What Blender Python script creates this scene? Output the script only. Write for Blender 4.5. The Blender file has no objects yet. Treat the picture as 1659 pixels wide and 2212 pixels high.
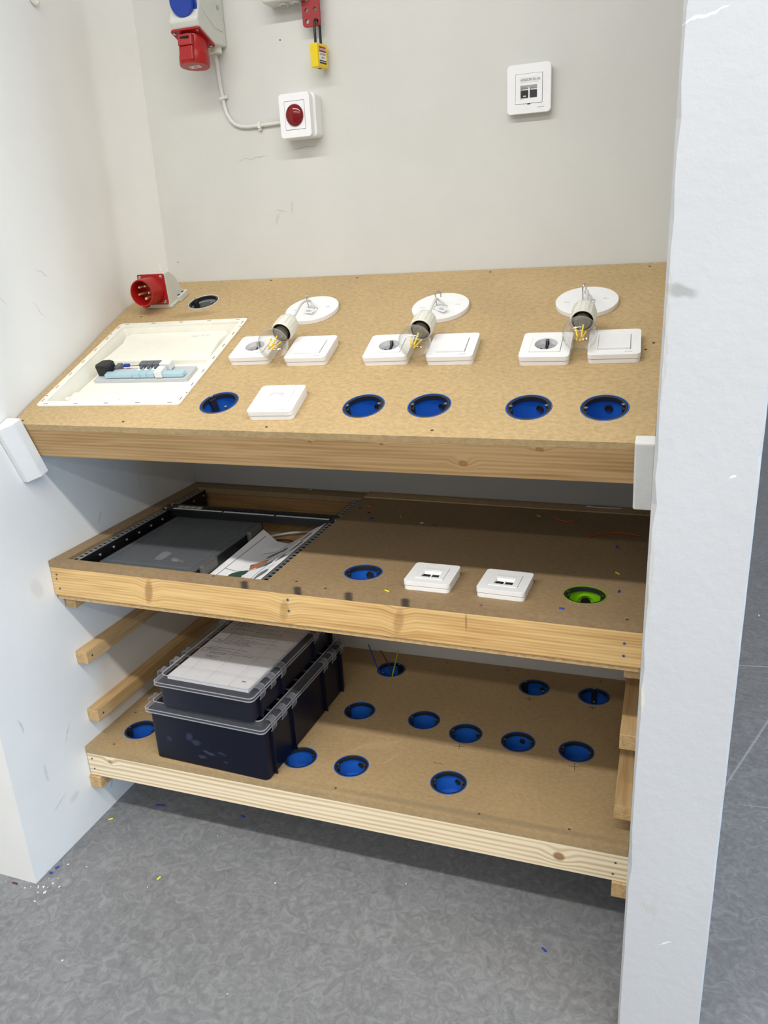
import bpy, bmesh, math, random
from mathutils import Matrix, Vector
random.seed(4)
sc = bpy.context.scene
COL = sc.collection

# ---------------------------------------------------------------- camera
def basis_cam(yaw, pitch, roll):
    cy, sy, cp, sp, cr, sr = math.cos(yaw), math.sin(yaw), math.cos(pitch), math.sin(pitch), math.cos(roll), math.sin(roll)
    f = Vector((sy*cp, cy*cp, -sp)); rt = Vector((cy, -sy, 0)); up = rt.cross(f)
    r2 = rt*cr + up*sr; u2 = up*cr - rt*sr
    return r2, u2, f
cam = bpy.data.cameras.new('camera'); camo = bpy.data.objects.new('camera', cam); COL.objects.link(camo)
r2, u2, f2 = basis_cam(-0.3580, 0.3334, -0.0529)
camo.matrix_world = Matrix(((r2.x, u2.x, -f2.x, 1.2114), (r2.y, u2.y, -f2.y, -1.7745), (r2.z, u2.z, -f2.z, 1.2699), (0, 0, 0, 1)))
cam.sensor_fit = 'HORIZONTAL'; cam.sensor_width = 36.0; cam.lens = 36.0*1696.6/1659.0
cam.clip_start = 0.02
sc.camera = camo

# ---------------------------------------------------------------- light
W = bpy.data.worlds.new('world'); sc.world = W; W.use_nodes = True
bg = W.node_tree.nodes['Background']; bg.inputs[0].default_value = (0.92, 0.97, 1.03, 1); bg.inputs[1].default_value = 0.47
def area(name, loc, size, size_y, power, color, target=None, spread=None):
    l = bpy.data.lights.new(name, 'AREA'); l.shape = 'RECTANGLE'; l.size = size; l.size_y = size_y
    l.energy = power; l.color = color
    o = bpy.data.objects.new(name, l); COL.objects.link(o); o.location = loc
    if target: o.rotation_euler = (Vector(target)-Vector(loc)).to_track_quat('-Z', 'Y').to_euler()
    if spread: l.spread = spread
    return o
area('ceiling_lamp_row', (1.9, -2.0, 3.0), 6.4, 0.13, 150, (1.0, 0.975, 0.925))
area('ceiling_lamp_row', (1.9, -3.83, 3.0), 6.4, 0.13, 100, (1.0, 0.975, 0.925))
area('ceiling_lamp_row', (1.9, -5.66, 3.0), 6.4, 0.13, 80, (1.0, 0.975, 0.925))
area('window_daylight', (6.0, -2.1, 1.0), 2.0, 1.6, 150, (0.40, 0.65, 1.0), (0.0, -0.9, 0.5))
sc.view_settings.view_transform = 'Standard'; sc.view_settings.look = 'None'
sc.view_settings.exposure = -0.10; sc.view_settings.gamma = 1.0
sc.view_settings.use_curve_mapping = False

# ---------------------------------------------------------------- materials
def lin(c):
    return tuple(((v/255)/12.92 if v/255 <= 0.04045 else ((v/255+0.055)/1.055)**2.4) for v in c)
def mat(name, col, rough=0.5, metal=0.0, spec=0.5, noise=0.0, scale=40, bump=0.0, bscale=200):
    m = bpy.data.materials.new(name); m.use_nodes = True; nt = m.node_tree; b = nt.nodes['Principled BSDF']
    c = lin(col); b.inputs['Base Color'].default_value = (*c, 1); b.inputs['Roughness'].default_value = rough
    b.inputs['Metallic'].default_value = metal; b.inputs['Specular IOR Level'].default_value = spec
    tc = nt.nodes.new('ShaderNodeTexCoord')
    nz = nt.nodes.new('ShaderNodeTexNoise'); nz.inputs['Scale'].default_value = scale; nz.inputs['Detail'].default_value = 5
    nt.links.new(tc.outputs['Object'], nz.inputs['Vector'])
    rp = nt.nodes.new('ShaderNodeValToRGB')
    k = noise if noise else 0.02
    rp.color_ramp.elements[0].position = 0.3; rp.color_ramp.elements[1].position = 0.7
    rp.color_ramp.elements[0].color = (*[v*(1-k) for v in c], 1); rp.color_ramp.elements[1].color = (*[min(1, v*(1+k)) for v in c], 1)
    nt.links.new(nz.outputs['Fac'], rp.inputs['Fac']); nt.links.new(rp.outputs['Color'], b.inputs['Base Color'])
    if bump:
        n2 = nt.nodes.new('ShaderNodeTexNoise'); n2.inputs['Scale'].default_value = bscale; n2.inputs['Detail'].default_value = 4
        nt.links.new(tc.outputs['Object'], n2.inputs['Vector'])
        bp = nt.nodes.new('ShaderNodeBump'); bp.inputs['Strength'].default_value = bump; bp.inputs['Distance'].default_value = 0.002
        nt.links.new(n2.outputs['Fac'], bp.inputs['Height']); nt.links.new(bp.outputs['Normal'], b.inputs['Normal'])
    return m
def node(nt, t, **kw):
    n = nt.nodes.new(t)
    for k, v in kw.items():
        if k in n.inputs: n.inputs[k].default_value = v
        else: setattr(n, k, v)
    return n
def mixc(nt, fac, a, b, blend='MIX'):
    m = nt.nodes.new('ShaderNodeMix'); m.data_type = 'RGBA'; m.blend_type = blend
    for sock, v in ((m.inputs[0], fac), (m.inputs[6], a), (m.inputs[7], b)):
        if hasattr(v, 'links'): nt.links.new(v, sock)
        elif isinstance(v, (int, float)): sock.default_value = v
        else: sock.default_value = (*v[:3], 1)
    return m.outputs[2]
def ell(nt, vec, centre, rad, rot=0.0, soft=0.5, axes='xz'):
    """soft elliptical mask (knots, smudges) in object space"""
    mp = nt.nodes.new('ShaderNodeMapping'); mp.vector_type = 'TEXTURE'
    if axes == 'xz':
        mp.inputs['Location'].default_value = (centre[0], 0, centre[1]); mp.inputs['Scale'].default_value = (rad[0], 1e6, rad[1]); mp.inputs['Rotation'].default_value = (0, rot, 0)
    elif axes == 'yz':
        mp.inputs['Location'].default_value = (0, centre[0], centre[1]); mp.inputs['Scale'].default_value = (1e6, rad[0], rad[1]); mp.inputs['Rotation'].default_value = (rot, 0, 0)
    else:
        mp.inputs['Location'].default_value = (centre[0], centre[1], 0); mp.inputs['Scale'].default_value = (rad[0], rad[1], 1e6); mp.inputs['Rotation'].default_value = (0, 0, rot)
    nt.links.new(vec, mp.inputs['Vector'])
    ln = nt.nodes.new('ShaderNodeVectorMath'); ln.operation = 'LENGTH'; nt.links.new(mp.outputs[0], ln.inputs[0])
    mr = nt.nodes.new('ShaderNodeMapRange'); mr.inputs[1].default_value = 1.0; mr.inputs[2].default_value = 1.0-soft
    mr.interpolation_type = 'SMOOTHSTEP'
    nt.links.new(ln.outputs['Value'], mr.inputs[0]); return mr.outputs[0]
def scl(nt, v, k):
    m = nt.nodes.new('ShaderNodeMath'); m.operation = 'MULTIPLY'; m.inputs[1].default_value = k
    nt.links.new(v, m.inputs[0]); return m.outputs[0]

def mdf(name, c1, c2, marks=()):
    m = bpy.data.materials.new(name); m.use_nodes = True; nt = m.node_tree; b = nt.nodes['Principled BSDF']
    b.inputs['Roughness'].default_value = 0.62; b.inputs['Specular IOR Level'].default_value = 0.25
    tc = nt.nodes.new('ShaderNodeTexCoord'); v = tc.outputs['Object']
    mp = node(nt, 'ShaderNodeMapping'); mp.inputs['Scale'].default_value = (0.8, 1.2, 1); mp.inputs['Rotation'].default_value = (0, 0, 0.3); nt.links.new(v, mp.inputs[0])
    a = node(nt, 'ShaderNodeTexNoise', Scale=120.0, Detail=8.0, Roughness=0.72, Distortion=0.35); nt.links.new(mp.outputs[0], a.inputs['Vector'])
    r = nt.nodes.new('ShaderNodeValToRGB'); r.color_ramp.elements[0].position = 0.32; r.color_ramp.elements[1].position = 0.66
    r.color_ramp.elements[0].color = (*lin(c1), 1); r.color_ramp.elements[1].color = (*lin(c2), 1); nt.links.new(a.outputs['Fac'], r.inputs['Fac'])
    g = node(nt, 'ShaderNodeTexNoise', Scale=5.0, Detail=3.0); nt.links.new(v, g.inputs['Vector'])
    gr = nt.nodes.new('ShaderNodeMapRange'); gr.inputs[1].default_value = 0.3; gr.inputs[2].default_value = 0.7; gr.inputs[3].default_value = 0.92; gr.inputs[4].default_value = 1.06
    nt.links.new(g.outputs['Fac'], gr.inputs[0])
    hs = nt.nodes.new('ShaderNodeHueSaturation'); nt.links.new(r.outputs['Color'], hs.inputs['Color']); nt.links.new(gr.outputs[0], hs.inputs['Value'])
    out = hs.outputs['Color']
    for (x, y, rx, ry, rot, col, k) in marks:
        out = mixc(nt, scl(nt, ell(nt, v, (x, y), (rx, ry), rot, 0.7, 'xy'), k), out, lin(col))
    nt.links.new(out, b.inputs['Base Color'])
    f = node(nt, 'ShaderNodeTexNoise', Scale=420.0, Detail=3.0); nt.links.new(v, f.inputs['Vector'])
    bp = node(nt, 'ShaderNodeBump', Strength=0.15, Distance=0.001); nt.links.new(f.outputs['Fac'], bp.inputs['Height']); nt.links.new(bp.outputs[0], b.inputs['Normal'])
    return m
def wood(name, c1, c2, knots=(), dens=70.0, along='x', stains=(), wv=0.16, push=1.6):
    m = bpy.data.materials.new(name); m.use_nodes = True; nt = m.node_tree; b = nt.nodes['Principled BSDF']
    b.inputs['Roughness'].default_value = 0.6; b.inputs['Specular IOR Level'].default_value = 0.25
    tc = nt.nodes.new('ShaderNodeTexCoord'); v = tc.outputs['Object']
    # knots push the grain aside
    masks = [(ell(nt, v, (x, z), (rx*3.2, rz*2.6), 0, 1.0), k) for x, z, rx, rz, k in knots]
    cur = v
    for mk, (x, z, rx, rz, k) in zip([q[0] for q in masks], knots):
        ad = nt.nodes.new('ShaderNodeVectorMath'); ad.operation = 'MULTIPLY_ADD'
        cmb = nt.nodes.new('ShaderNodeCombineXYZ')
        for i in (0, 1, 2): nt.links.new(mk, cmb.inputs[i])
        nt.links.new(cmb.outputs[0], ad.inputs[0]); ad.inputs[1].default_value = (0, 0, rz*push); nt.links.new(cur, ad.inputs[2]); cur = ad.outputs[0]
    mp = nt.nodes.new('ShaderNodeMapping')
    s = {'x': (0.05, 1, 1), 'y': (1, 0.05, 1)}[along]; mp.inputs['Scale'].default_value = s
    nt.links.new(cur, mp.inputs[0])
    n1 = node(nt, 'ShaderNodeTexNoise', Scale=dens, Detail=4.0, Roughness=0.55, Distortion=0.4); nt.links.new(mp.outputs[0], n1.inputs['Vector'])
    w = node(nt, 'ShaderNodeTexWave', Scale=dens*0.55, Distortion=5.0, Detail=2.0); w.bands_direction = 'Z'; w.inputs['Detail Scale'].default_value = 1.2
    nt.links.new(mp.outputs[0], w.inputs['Vector'])
    mx = nt.nodes.new('ShaderNodeMath'); mx.operation = 'MULTIPLY_ADD'; mx.inputs[1].default_value = wv
    sm = nt.nodes.new('ShaderNodeMath'); sm.operation = 'MULTIPLY'; sm.inputs[1].default_value = 1-wv
    nt.links.new(n1.outputs['Fac'], sm.inputs[0]); nt.links.new(w.outputs['Fac'], mx.inputs[0]); nt.links.new(sm.outputs[0], mx.inputs[2])
    r = nt.nodes.new('ShaderNodeValToRGB'); r.color_ramp.elements[0].position = 0.22; r.color_ramp.elements[1].position = 0.62
    r.color_ramp.elements[0].color = (*lin(c1), 1); r.color_ramp.elements[1].color = (*lin(c2), 1); nt.links.new(mx.outputs[0], r.inputs['Fac'])
    out = r.outputs['Color']
    for x, z, rx, rz, k in knots:
        out = mixc(nt, scl(nt, ell(nt, v, (x, z), (rx, rz), 0.2, 0.5), k), out, lin((138, 96, 52)))
        out = mixc(nt, scl(nt, ell(nt, v, (x, z), (rx*0.6, rz*0.55), 0.2, 0.4), k*0.55), out, lin((176, 132, 84)))
    for x, z, rx, rz, k, col in stains:
        out = mixc(nt, scl(nt, ell(nt, v, (x, z), (rx, rz), 0, 0.7), k), out, lin(col))
    nt.links.new(out, b.inputs['Base Color'])
    bp = node(nt, 'ShaderNodeBump', Strength=0.1, Distance=0.001); nt.links.new(n1.outputs['Fac'], bp.inputs['Height']); nt.links.new(bp.outputs[0], b.inputs['Normal'])
    return m
def paint(name, col, marks=(), axes='xz', bump=0.25, dirt=0.05, bscale=90.0, rough=0.55):
    m = bpy.data.materials.new(name); m.use_nodes = True; nt = m.node_tree; b = nt.nodes['Principled BSDF']
    b.inputs['Roughness'].default_value = rough; b.inputs['Specular IOR Level'].default_value = 0.3
    tc = nt.nodes.new('ShaderNodeTexCoord'); v = tc.outputs['Object']
    n1 = node(nt, 'ShaderNodeTexNoise', Scale=3.0, Detail=6.0, Roughness=0.6); nt.links.new(v, n1.inputs['Vector'])
    r = nt.nodes.new('ShaderNodeValToRGB'); r.color_ramp.elements[0].position = 0.3; r.color_ramp.elements[1].position = 0.72
    c = lin(col); r.color_ramp.elements[0].color = (*[x*(1-dirt) for x in c], 1); r.color_ramp.elements[1].color = (*[min(1, x*(1+dirt)) for x in c], 1)
    nt.links.new(n1.outputs['Fac'], r.inputs['Fac']); out = r.outputs['Color']
    wob = node(nt, 'ShaderNodeTexNoise', Scale=60.0, Detail=4.0); nt.links.new(v, wob.inputs['Vector'])
    sub = nt.nodes.new('ShaderNodeVectorMath'); sub.operation = 'MULTIPLY_ADD'; sub.inputs[1].default_value = (0.012, 0.012, 0.012)
    nt.links.new(wob.outputs['Color'], sub.inputs[0]); nt.links.new(v, sub.inputs[2]); wv = sub.outputs[0]
    for (x, z, rx, rz, rot, mc, k) in marks:
        out = mixc(nt, scl(nt, ell(nt, wv, (x+0.006, z+0.006), (rx, rz), rot, 0.6, axes), k), out, lin(mc))
    nt.links.new(out, b.inputs['Base Color'])
    f = node(nt, 'ShaderNodeTexNoise', Scale=bscale, Detail=5.0, Roughness=0.6); nt.links.new(v, f.inputs['Vector'])
    bp = node(nt, 'ShaderNodeBump', Strength=bump, Distance=0.002); nt.links.new(f.outputs['Fac'], bp.inputs['Height']); nt.links.new(bp.outputs[0], b.inputs['Normal'])
    return m
def clear(name, tint=(1, 1, 1), gloss=0.5, rough=0.03, base=0.04):
    """thin clear plastic or glass wall: see-through with a fresnel reflection"""
    m = bpy.data.materials.new(name); m.use_nodes = True; nt = m.node_tree; nt.nodes.remove(nt.nodes['Principled BSDF'])
    out = nt.nodes['Material Output']; t = nt.nodes.new('ShaderNodeBsdfTransparent'); t.inputs[0].default_value = (*tint, 1)
    g = nt.nodes.new('ShaderNodeBsdfGlossy'); g.inputs['Roughness'].default_value = rough
    lw = nt.nodes.new('ShaderNodeLayerWeight'); lw.inputs['Blend'].default_value = 0.25
    mr = nt.nodes.new('ShaderNodeMapRange'); mr.inputs[3].default_value = base; mr.inputs[4].default_value = gloss
    nt.links.new(lw.outputs['Facing'], mr.inputs[0])
    mx = nt.nodes.new('ShaderNodeMixShader'); nt.links.new(mr.outputs[0], mx.inputs[0]); nt.links.new(t.outputs[0], mx.inputs[1]); nt.links.new(g.outputs[0], mx.inputs[2])
    nt.links.new(mx.outputs[0], out.inputs['Surface']); return m
def frosted(name, col, alpha=0.35, rough=0.3):
    m = bpy.data.materials.new(name); m.use_nodes = True; nt = m.node_tree; b = nt.nodes['Principled BSDF']; out = nt.nodes['Material Output']
    b.inputs['Base Color'].default_value = (*lin(col), 1); b.inputs['Roughness'].default_value = rough
    t = nt.nodes.new('ShaderNodeBsdfTransparent'); mx = nt.nodes.new('ShaderNodeMixShader'); mx.inputs[0].default_value = alpha
    nt.links.new(t.outputs[0], mx.inputs[1]); nt.links.new(b.outputs[0], mx.inputs[2]); nt.links.new(mx.outputs[0], out.inputs['Surface']); return m
def floor_mat():
    m = bpy.data.materials.new('linoleum'); m.use_nodes = True; nt = m.node_tree; b = nt.nodes['Principled BSDF']
    b.inputs['Roughness'].default_value = 0.42; b.inputs['Specular IOR Level'].default_value = 0.35
    tc = nt.nodes.new('ShaderNodeTexCoord'); v = tc.outputs['Object']
    a = node(nt, 'ShaderNodeTexNoise', Scale=38.0, Detail=8.0, Roughness=0.62, Distortion=1.8); nt.links.new(v, a.inputs['Vector'])
    r = nt.nodes.new('ShaderNodeValToRGB'); e = r.color_ramp.elements; e[0].position = 0.30; e[1].position = 0.72
    e[0].color = (*lin((110, 111, 113)), 1); e[1].color = (*lin((144, 145, 147)), 1)
    x = e.new(0.5); x.color = (*lin((124, 125, 127)), 1)
    nt.links.new(a.outputs['Fac'], r.inputs['Fac'])
    # thin light wriggles like marbled linoleum
    q = node(nt, 'ShaderNodeTexNoise', Scale=46.0, Detail=3.0, Distortion=2.4); nt.links.new(v, q.inputs['Vector'])
    ab = nt.nodes.new('ShaderNodeMath'); ab.operation = 'SUBTRACT'; ab.inputs[1].default_value = 0.5; nt.links.new(q.outputs['Fac'], ab.inputs[0])
    ab2 = nt.nodes.new('ShaderNodeMath'); ab2.operation = 'ABSOLUTE'; nt.links.new(ab.outputs[0], ab2.inputs[0])
    mr = nt.nodes.new('ShaderNodeMapRange'); mr.inputs[1].default_value = 0.014; mr.inputs[2].default_value = 0.0; mr.inputs[4].default_value = 0.28; nt.links.new(ab2.outputs[0], mr.inputs[0])
    g = node(nt, 'ShaderNodeTexNoise', Scale=2.2, Detail=4.0); nt.links.new(v, g.inputs['Vector'])
    gr = nt.nodes.new('ShaderNodeMapRange'); gr.inputs[1].default_value = 0.3; gr.inputs[2].default_value = 0.7; gr.inputs[3].default_value = 0.93; gr.inputs[4].default_value = 1.07; nt.links.new(g.outputs['Fac'], gr.inputs[0])
    o = mixc(nt, mr.outputs[0], r.outputs['Color'], lin((158, 159, 160)))
    hs = nt.nodes.new('ShaderNodeHueSaturation'); nt.links.new(o, hs.inputs['Color']); nt.links.new(gr.outputs[0], hs.inputs['Value'])
    o = hs.outputs['Color']
    for (x_, y_, rx, ry, rot, k) in [(1.52, -0.35, 0.30, 0.004, 1.35, 0.5), (1.60, -0.1, 0.25, 0.003, 0.1, 0.4), (1.56, -0.45, 0.05, 0.008, 1.3, 0.8), (0.75, -1.0, 0.03, 0.02, 0.5, 0.6), (1.55, 0.55, 0.4, 0.004, 0.15, 0.5), (1.5, 0.2, 0.5, 0.004, 1.2, 0.4)]:
        o = mixc(nt, scl(nt, ell(nt, v, (x_, y_), (rx, ry), rot, 0.6, 'xy'), k), o, lin((196, 197, 198)))
    nt.links.new(o, b.inputs['Base Color'])
    bp = node(nt, 'ShaderNodeBump', Strength=0.12, Distance=0.001); nt.links.new(a.outputs['Fac'], bp.inputs['Height']); nt.links.new(bp.outputs[0], b.inputs['Normal'])
    return m

M = {}
M['mdf_top'] = mdf('fibreboard', (172, 146, 104), (198, 172, 128), [(0.17, 0.455, 0.08, 0.02, 0.15, (120, 92, 60), 0.35)])
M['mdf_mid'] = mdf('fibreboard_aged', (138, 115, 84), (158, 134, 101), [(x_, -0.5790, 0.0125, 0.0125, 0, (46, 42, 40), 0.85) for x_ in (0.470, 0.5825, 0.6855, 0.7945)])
M['mdf_strip'] = mdf('fibreboard_strip', (176, 150, 112), (198, 172, 132))
M['mdf_bot'] = mdf('fibreboard_dull', (160, 136, 99), (180, 155, 116), [(0.62, -0.42, 0.05, 0.008, 0.9, (200, 182, 150), 0.18), (0.70, -0.44, 0.04, 0.006, 1.1, (200, 182, 150), 0.18), (0.66, -0.40, 0.06, 0.02, 0.4, (190, 170, 135), 0.3), (0.9, -0.565, 0.5, 0.012, 0, (132, 118, 96), 0.5)])
M['rail_top'] = wood('pine_board', (150, 116, 72), (192, 158, 112), [(0.905, -0.051, 0.010, 0.008, 0.75), (1.03, -0.018, 0.009, 0.005, 0.8), (0.64, -0.018, 0.005, 0.003, 1.0), (0.77, -0.018, 0.005, 0.003, 1.0)], dens=75)
M['rail_mid'] = wood('pine_board_orange', (182, 138, 82), (228, 192, 132), [(0.245, -0.045, 0.012, 0.034, 0.55), (0.55, -0.05, 0.012, 0.03, 0.35), (0.78, -0.045, 0.012, 0.034, 0.35)], dens=95,
                     push=0.25, stains=[(0.905, -0.03, 0.0025, 0.026, 0.6, (120, 96, 66))])
M['rail_bot'] = wood('pale_spruce_board', (204, 180, 142), (244, 228, 196), [(0.065, -0.030, 0.009, 0.008, 0.5), (1.075, -0.045, 0.014, 0.012, 0.85)], dens=50, wv=0.45, push=1.1)
M['batten'] = wood('pine_batten', (168, 134, 88), (206, 174, 126), dens=120, along='y')
M['timber'] = wood('dark_pine', (140, 104, 64), (176, 138, 90), dens=80)
M['wall'] = paint('wall_paint', (210, 209, 203), [  # same paint on all three walls; their tones carry differences in light
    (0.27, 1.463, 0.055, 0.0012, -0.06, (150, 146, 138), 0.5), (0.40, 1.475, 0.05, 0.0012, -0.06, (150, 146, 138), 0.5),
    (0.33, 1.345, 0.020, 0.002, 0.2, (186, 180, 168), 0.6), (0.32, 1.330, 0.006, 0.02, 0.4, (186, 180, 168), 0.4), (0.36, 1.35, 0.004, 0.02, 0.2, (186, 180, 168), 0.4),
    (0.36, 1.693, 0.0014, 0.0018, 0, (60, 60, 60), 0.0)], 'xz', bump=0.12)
M['wall_l_lit'] = paint('wall_paint_left_lit', (232, 231, 226), [  # wall paint lightened to stand in for stronger light on this side
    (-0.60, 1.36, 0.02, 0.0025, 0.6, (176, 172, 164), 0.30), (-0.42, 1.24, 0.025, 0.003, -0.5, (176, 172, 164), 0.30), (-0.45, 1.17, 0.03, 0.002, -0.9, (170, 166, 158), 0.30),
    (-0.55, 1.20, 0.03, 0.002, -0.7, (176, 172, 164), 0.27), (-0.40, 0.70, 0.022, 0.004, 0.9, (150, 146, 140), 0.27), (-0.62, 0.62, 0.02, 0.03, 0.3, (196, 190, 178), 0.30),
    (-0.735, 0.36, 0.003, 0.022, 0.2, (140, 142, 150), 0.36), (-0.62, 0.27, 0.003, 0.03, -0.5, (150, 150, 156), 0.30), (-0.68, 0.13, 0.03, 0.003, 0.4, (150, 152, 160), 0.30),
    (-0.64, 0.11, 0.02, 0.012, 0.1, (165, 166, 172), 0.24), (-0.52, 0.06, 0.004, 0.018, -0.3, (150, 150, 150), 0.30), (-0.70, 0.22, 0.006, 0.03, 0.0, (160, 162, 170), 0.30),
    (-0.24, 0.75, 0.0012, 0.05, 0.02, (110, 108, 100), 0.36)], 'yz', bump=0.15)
M['wall_r_dimmed'] = paint('wall_paint_right_dimmed', (192, 193, 194), [  # wall paint darkened in place of weaker light on this partition
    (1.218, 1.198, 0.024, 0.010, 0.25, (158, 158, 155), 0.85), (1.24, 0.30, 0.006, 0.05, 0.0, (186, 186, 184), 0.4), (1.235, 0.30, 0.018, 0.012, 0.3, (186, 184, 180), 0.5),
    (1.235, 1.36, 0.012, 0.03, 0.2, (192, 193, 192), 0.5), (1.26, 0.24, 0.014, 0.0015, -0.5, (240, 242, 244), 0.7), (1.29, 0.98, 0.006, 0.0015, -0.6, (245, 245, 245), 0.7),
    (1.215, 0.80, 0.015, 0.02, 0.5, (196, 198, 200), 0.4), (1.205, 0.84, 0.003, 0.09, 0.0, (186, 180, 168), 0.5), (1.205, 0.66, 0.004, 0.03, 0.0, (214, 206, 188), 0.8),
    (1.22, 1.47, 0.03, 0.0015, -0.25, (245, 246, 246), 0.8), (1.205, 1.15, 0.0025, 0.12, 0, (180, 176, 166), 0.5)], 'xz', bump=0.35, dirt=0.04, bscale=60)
M['bracket'] = paint('white_gloss_paint', (226, 226, 222), [], 'xz', bump=0.6, dirt=0.06, bscale=40, rough=0.35)
M['floor'] = floor_mat()
M['white'] = mat('white_plastic', (240, 240, 240), 0.28)
M['white_gap'] = mat('grey_gap', (120, 118, 132), 0.6)
M['cream'] = mat('cream_plastic', (238, 235, 222), 0.35)
M['porcelain'] = mat('white_ceramic', (222, 220, 208), 0.25)
M['warmwhite'] = mat('warm_white_plastic', (225, 222, 212), 0.35)
M['greybody'] = mat('light_grey_plastic', (205, 206, 198), 0.4)
M['slotgrey'] = mat('slot_grey', (150, 150, 158), 0.6)
M['socketgrey'] = mat('socket_well', (205, 205, 207), 0.35)
M['red'] = mat('red_plastic', (160, 20, 19), 0.35, noise=0.04)
M['redhasp'] = mat('red_coated_steel', (150, 30, 32), 0.45)
M['redlens'] = mat('red_lens', (120, 4, 6), 0.12)
M['bluep'] = mat('blue_plastic', (28, 62, 160), 0.35)
M['bluebox'] = mat('blue_box_plastic', (34, 98, 192), 0.3)
M['greenbox'] = mat('green_box_plastic', (120, 178, 20), 0.35)
M['greybox'] = mat('grey_box_plastic', (120, 122, 124), 0.35)
M['black'] = mat('black_plastic', (16, 16, 17), 0.4)
M['blackring'] = mat('black_rubber', (34, 35, 37), 0.5)
M['hole'] = mat('dark_opening', (8, 8, 9), 0.8)
M['steel'] = mat('bright_steel', (200, 200, 198), 0.25, metal=1.0)
M['zinc'] = mat('zinc_plated_steel', (178, 180, 178), 0.4, metal=0.8)
M['brass'] = mat('brass_pin', (226, 205, 140), 0.3, metal=0.7)
M['yellow'] = mat('yellow_plastic', (232, 200, 24), 0.4)
M['darkgrey'] = mat('dark_grey_plastic', (100, 104, 110), 0.45)
M['palegrey'] = mat('pale_grey_plastic', (192, 196, 200), 0.4)
M['label'] = mat('white_label', (228, 228, 226), 0.5)
M['ink'] = mat('black_ink', (28, 28, 30), 0.6)
M['redink'] = mat('red_ink', (150, 26, 28), 0.5)
M['inkgrey'] = mat('grey_ink', (120, 120, 120), 0.6)
M['navy'] = mat('navy_plastic', (9, 14, 33), 0.36, noise=0.1, scale=14)
M['navy_dusty'] = paint('navy_plastic_dusty', (9, 14, 33), [(-0.045, 0.072, 0.010, 0.016, 0.3, (60, 66, 92), 0.5), (-0.030, 0.060, 0.016, 0.008, 0, (60, 66, 92), 0.5), (0.0, 0.040, 0.022, 0.006, 0.1, (70, 76, 100), 0.5), (-0.018, 0.027, 0.014, 0.006, 0, (70, 76, 100), 0.45), (0.035, 0.045, 0.014, 0.004, 0, (60, 66, 92), 0.4), (0.040, 0.024, 0.008, 0.004, 0, (60, 66, 92), 0.4), (-0.1, 0.055, 0.010, 0.010, 0, (50, 56, 82), 0.4)], 'xz', bump=0.03, dirt=0.12, rough=0.36)
M['dust'] = mat('dust_smear', (34, 42, 72), 0.7)
M['lid'] = clear('clear_lid', (0.98, 0.98, 0.985), 0.35, 0.08, 0.02)
M['lidrim'] = frosted('clear_lid_edge', (140, 142, 150), 0.22, 0.1)
M['lidedge_highlight'] = frosted('clear_lid_lip_highlight', (196, 198, 206), 0.45, 0.08)  # lip colour kept pale to paint a highlight along the lid edges
M['clasp'] = frosted('clear_clasp', (170, 172, 178), 0.16, 0.08)
M['glass'] = clear('bulb_glass', (0.97, 0.97, 0.965), 0.75, 0.02, 0.04)
M['filament'] = mat('yellow_filament', (255, 214, 44), 0.4)
M['bulbbase'] = mat('bulb_screw_base', (150, 148, 138), 0.3, metal=0.8)
M['paper'] = mat('paper', (238, 238, 240), 0.7)
M['smoke'] = frosted('smoky_case_plastic', (120, 124, 128), 0.42, 0.25)
M['smoke_dark'] = frosted('smoky_case_side', (40, 42, 44), 0.8, 0.3)
M['clip_grey'] = mat('grey_clip', (92, 90, 86), 0.45)
M['aqua'] = frosted('aqua_cover', (190, 222, 232), 0.7, 0.15)
M['orange'] = mat('orange_insulation', (204, 92, 24), 0.4)
M['bluewire'] = mat('blue_insulation', (20, 60, 170), 0.4)
M['brownwire'] = mat('brown_insulation', (92, 44, 28), 0.4)
M['yelgreen'] = mat('yellow_green_insulation', (170, 176, 30), 0.4)
M['yelwire'] = mat('yellow_insulation', (226, 218, 60), 0.4)
M['whitewire'] = mat('white_sheath', (214, 214, 210), 0.4)
M['pencil'] = mat('pencil_mark', (74, 58, 42), 0.8)
M['scorch'] = mat('burn_mark', (62, 58, 54), 0.8)
M['drawgreen'] = mat('printed_green', (40, 78, 64), 0.7)
M['draworange'] = mat('printed_orange', (176, 110, 62), 0.7)
M['screwhole'] = mat('dark_screw_head', (112, 90, 64), 0.5)
M['plasterchip'] = mat('plaster_chip', (240, 240, 238), 0.7)

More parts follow.
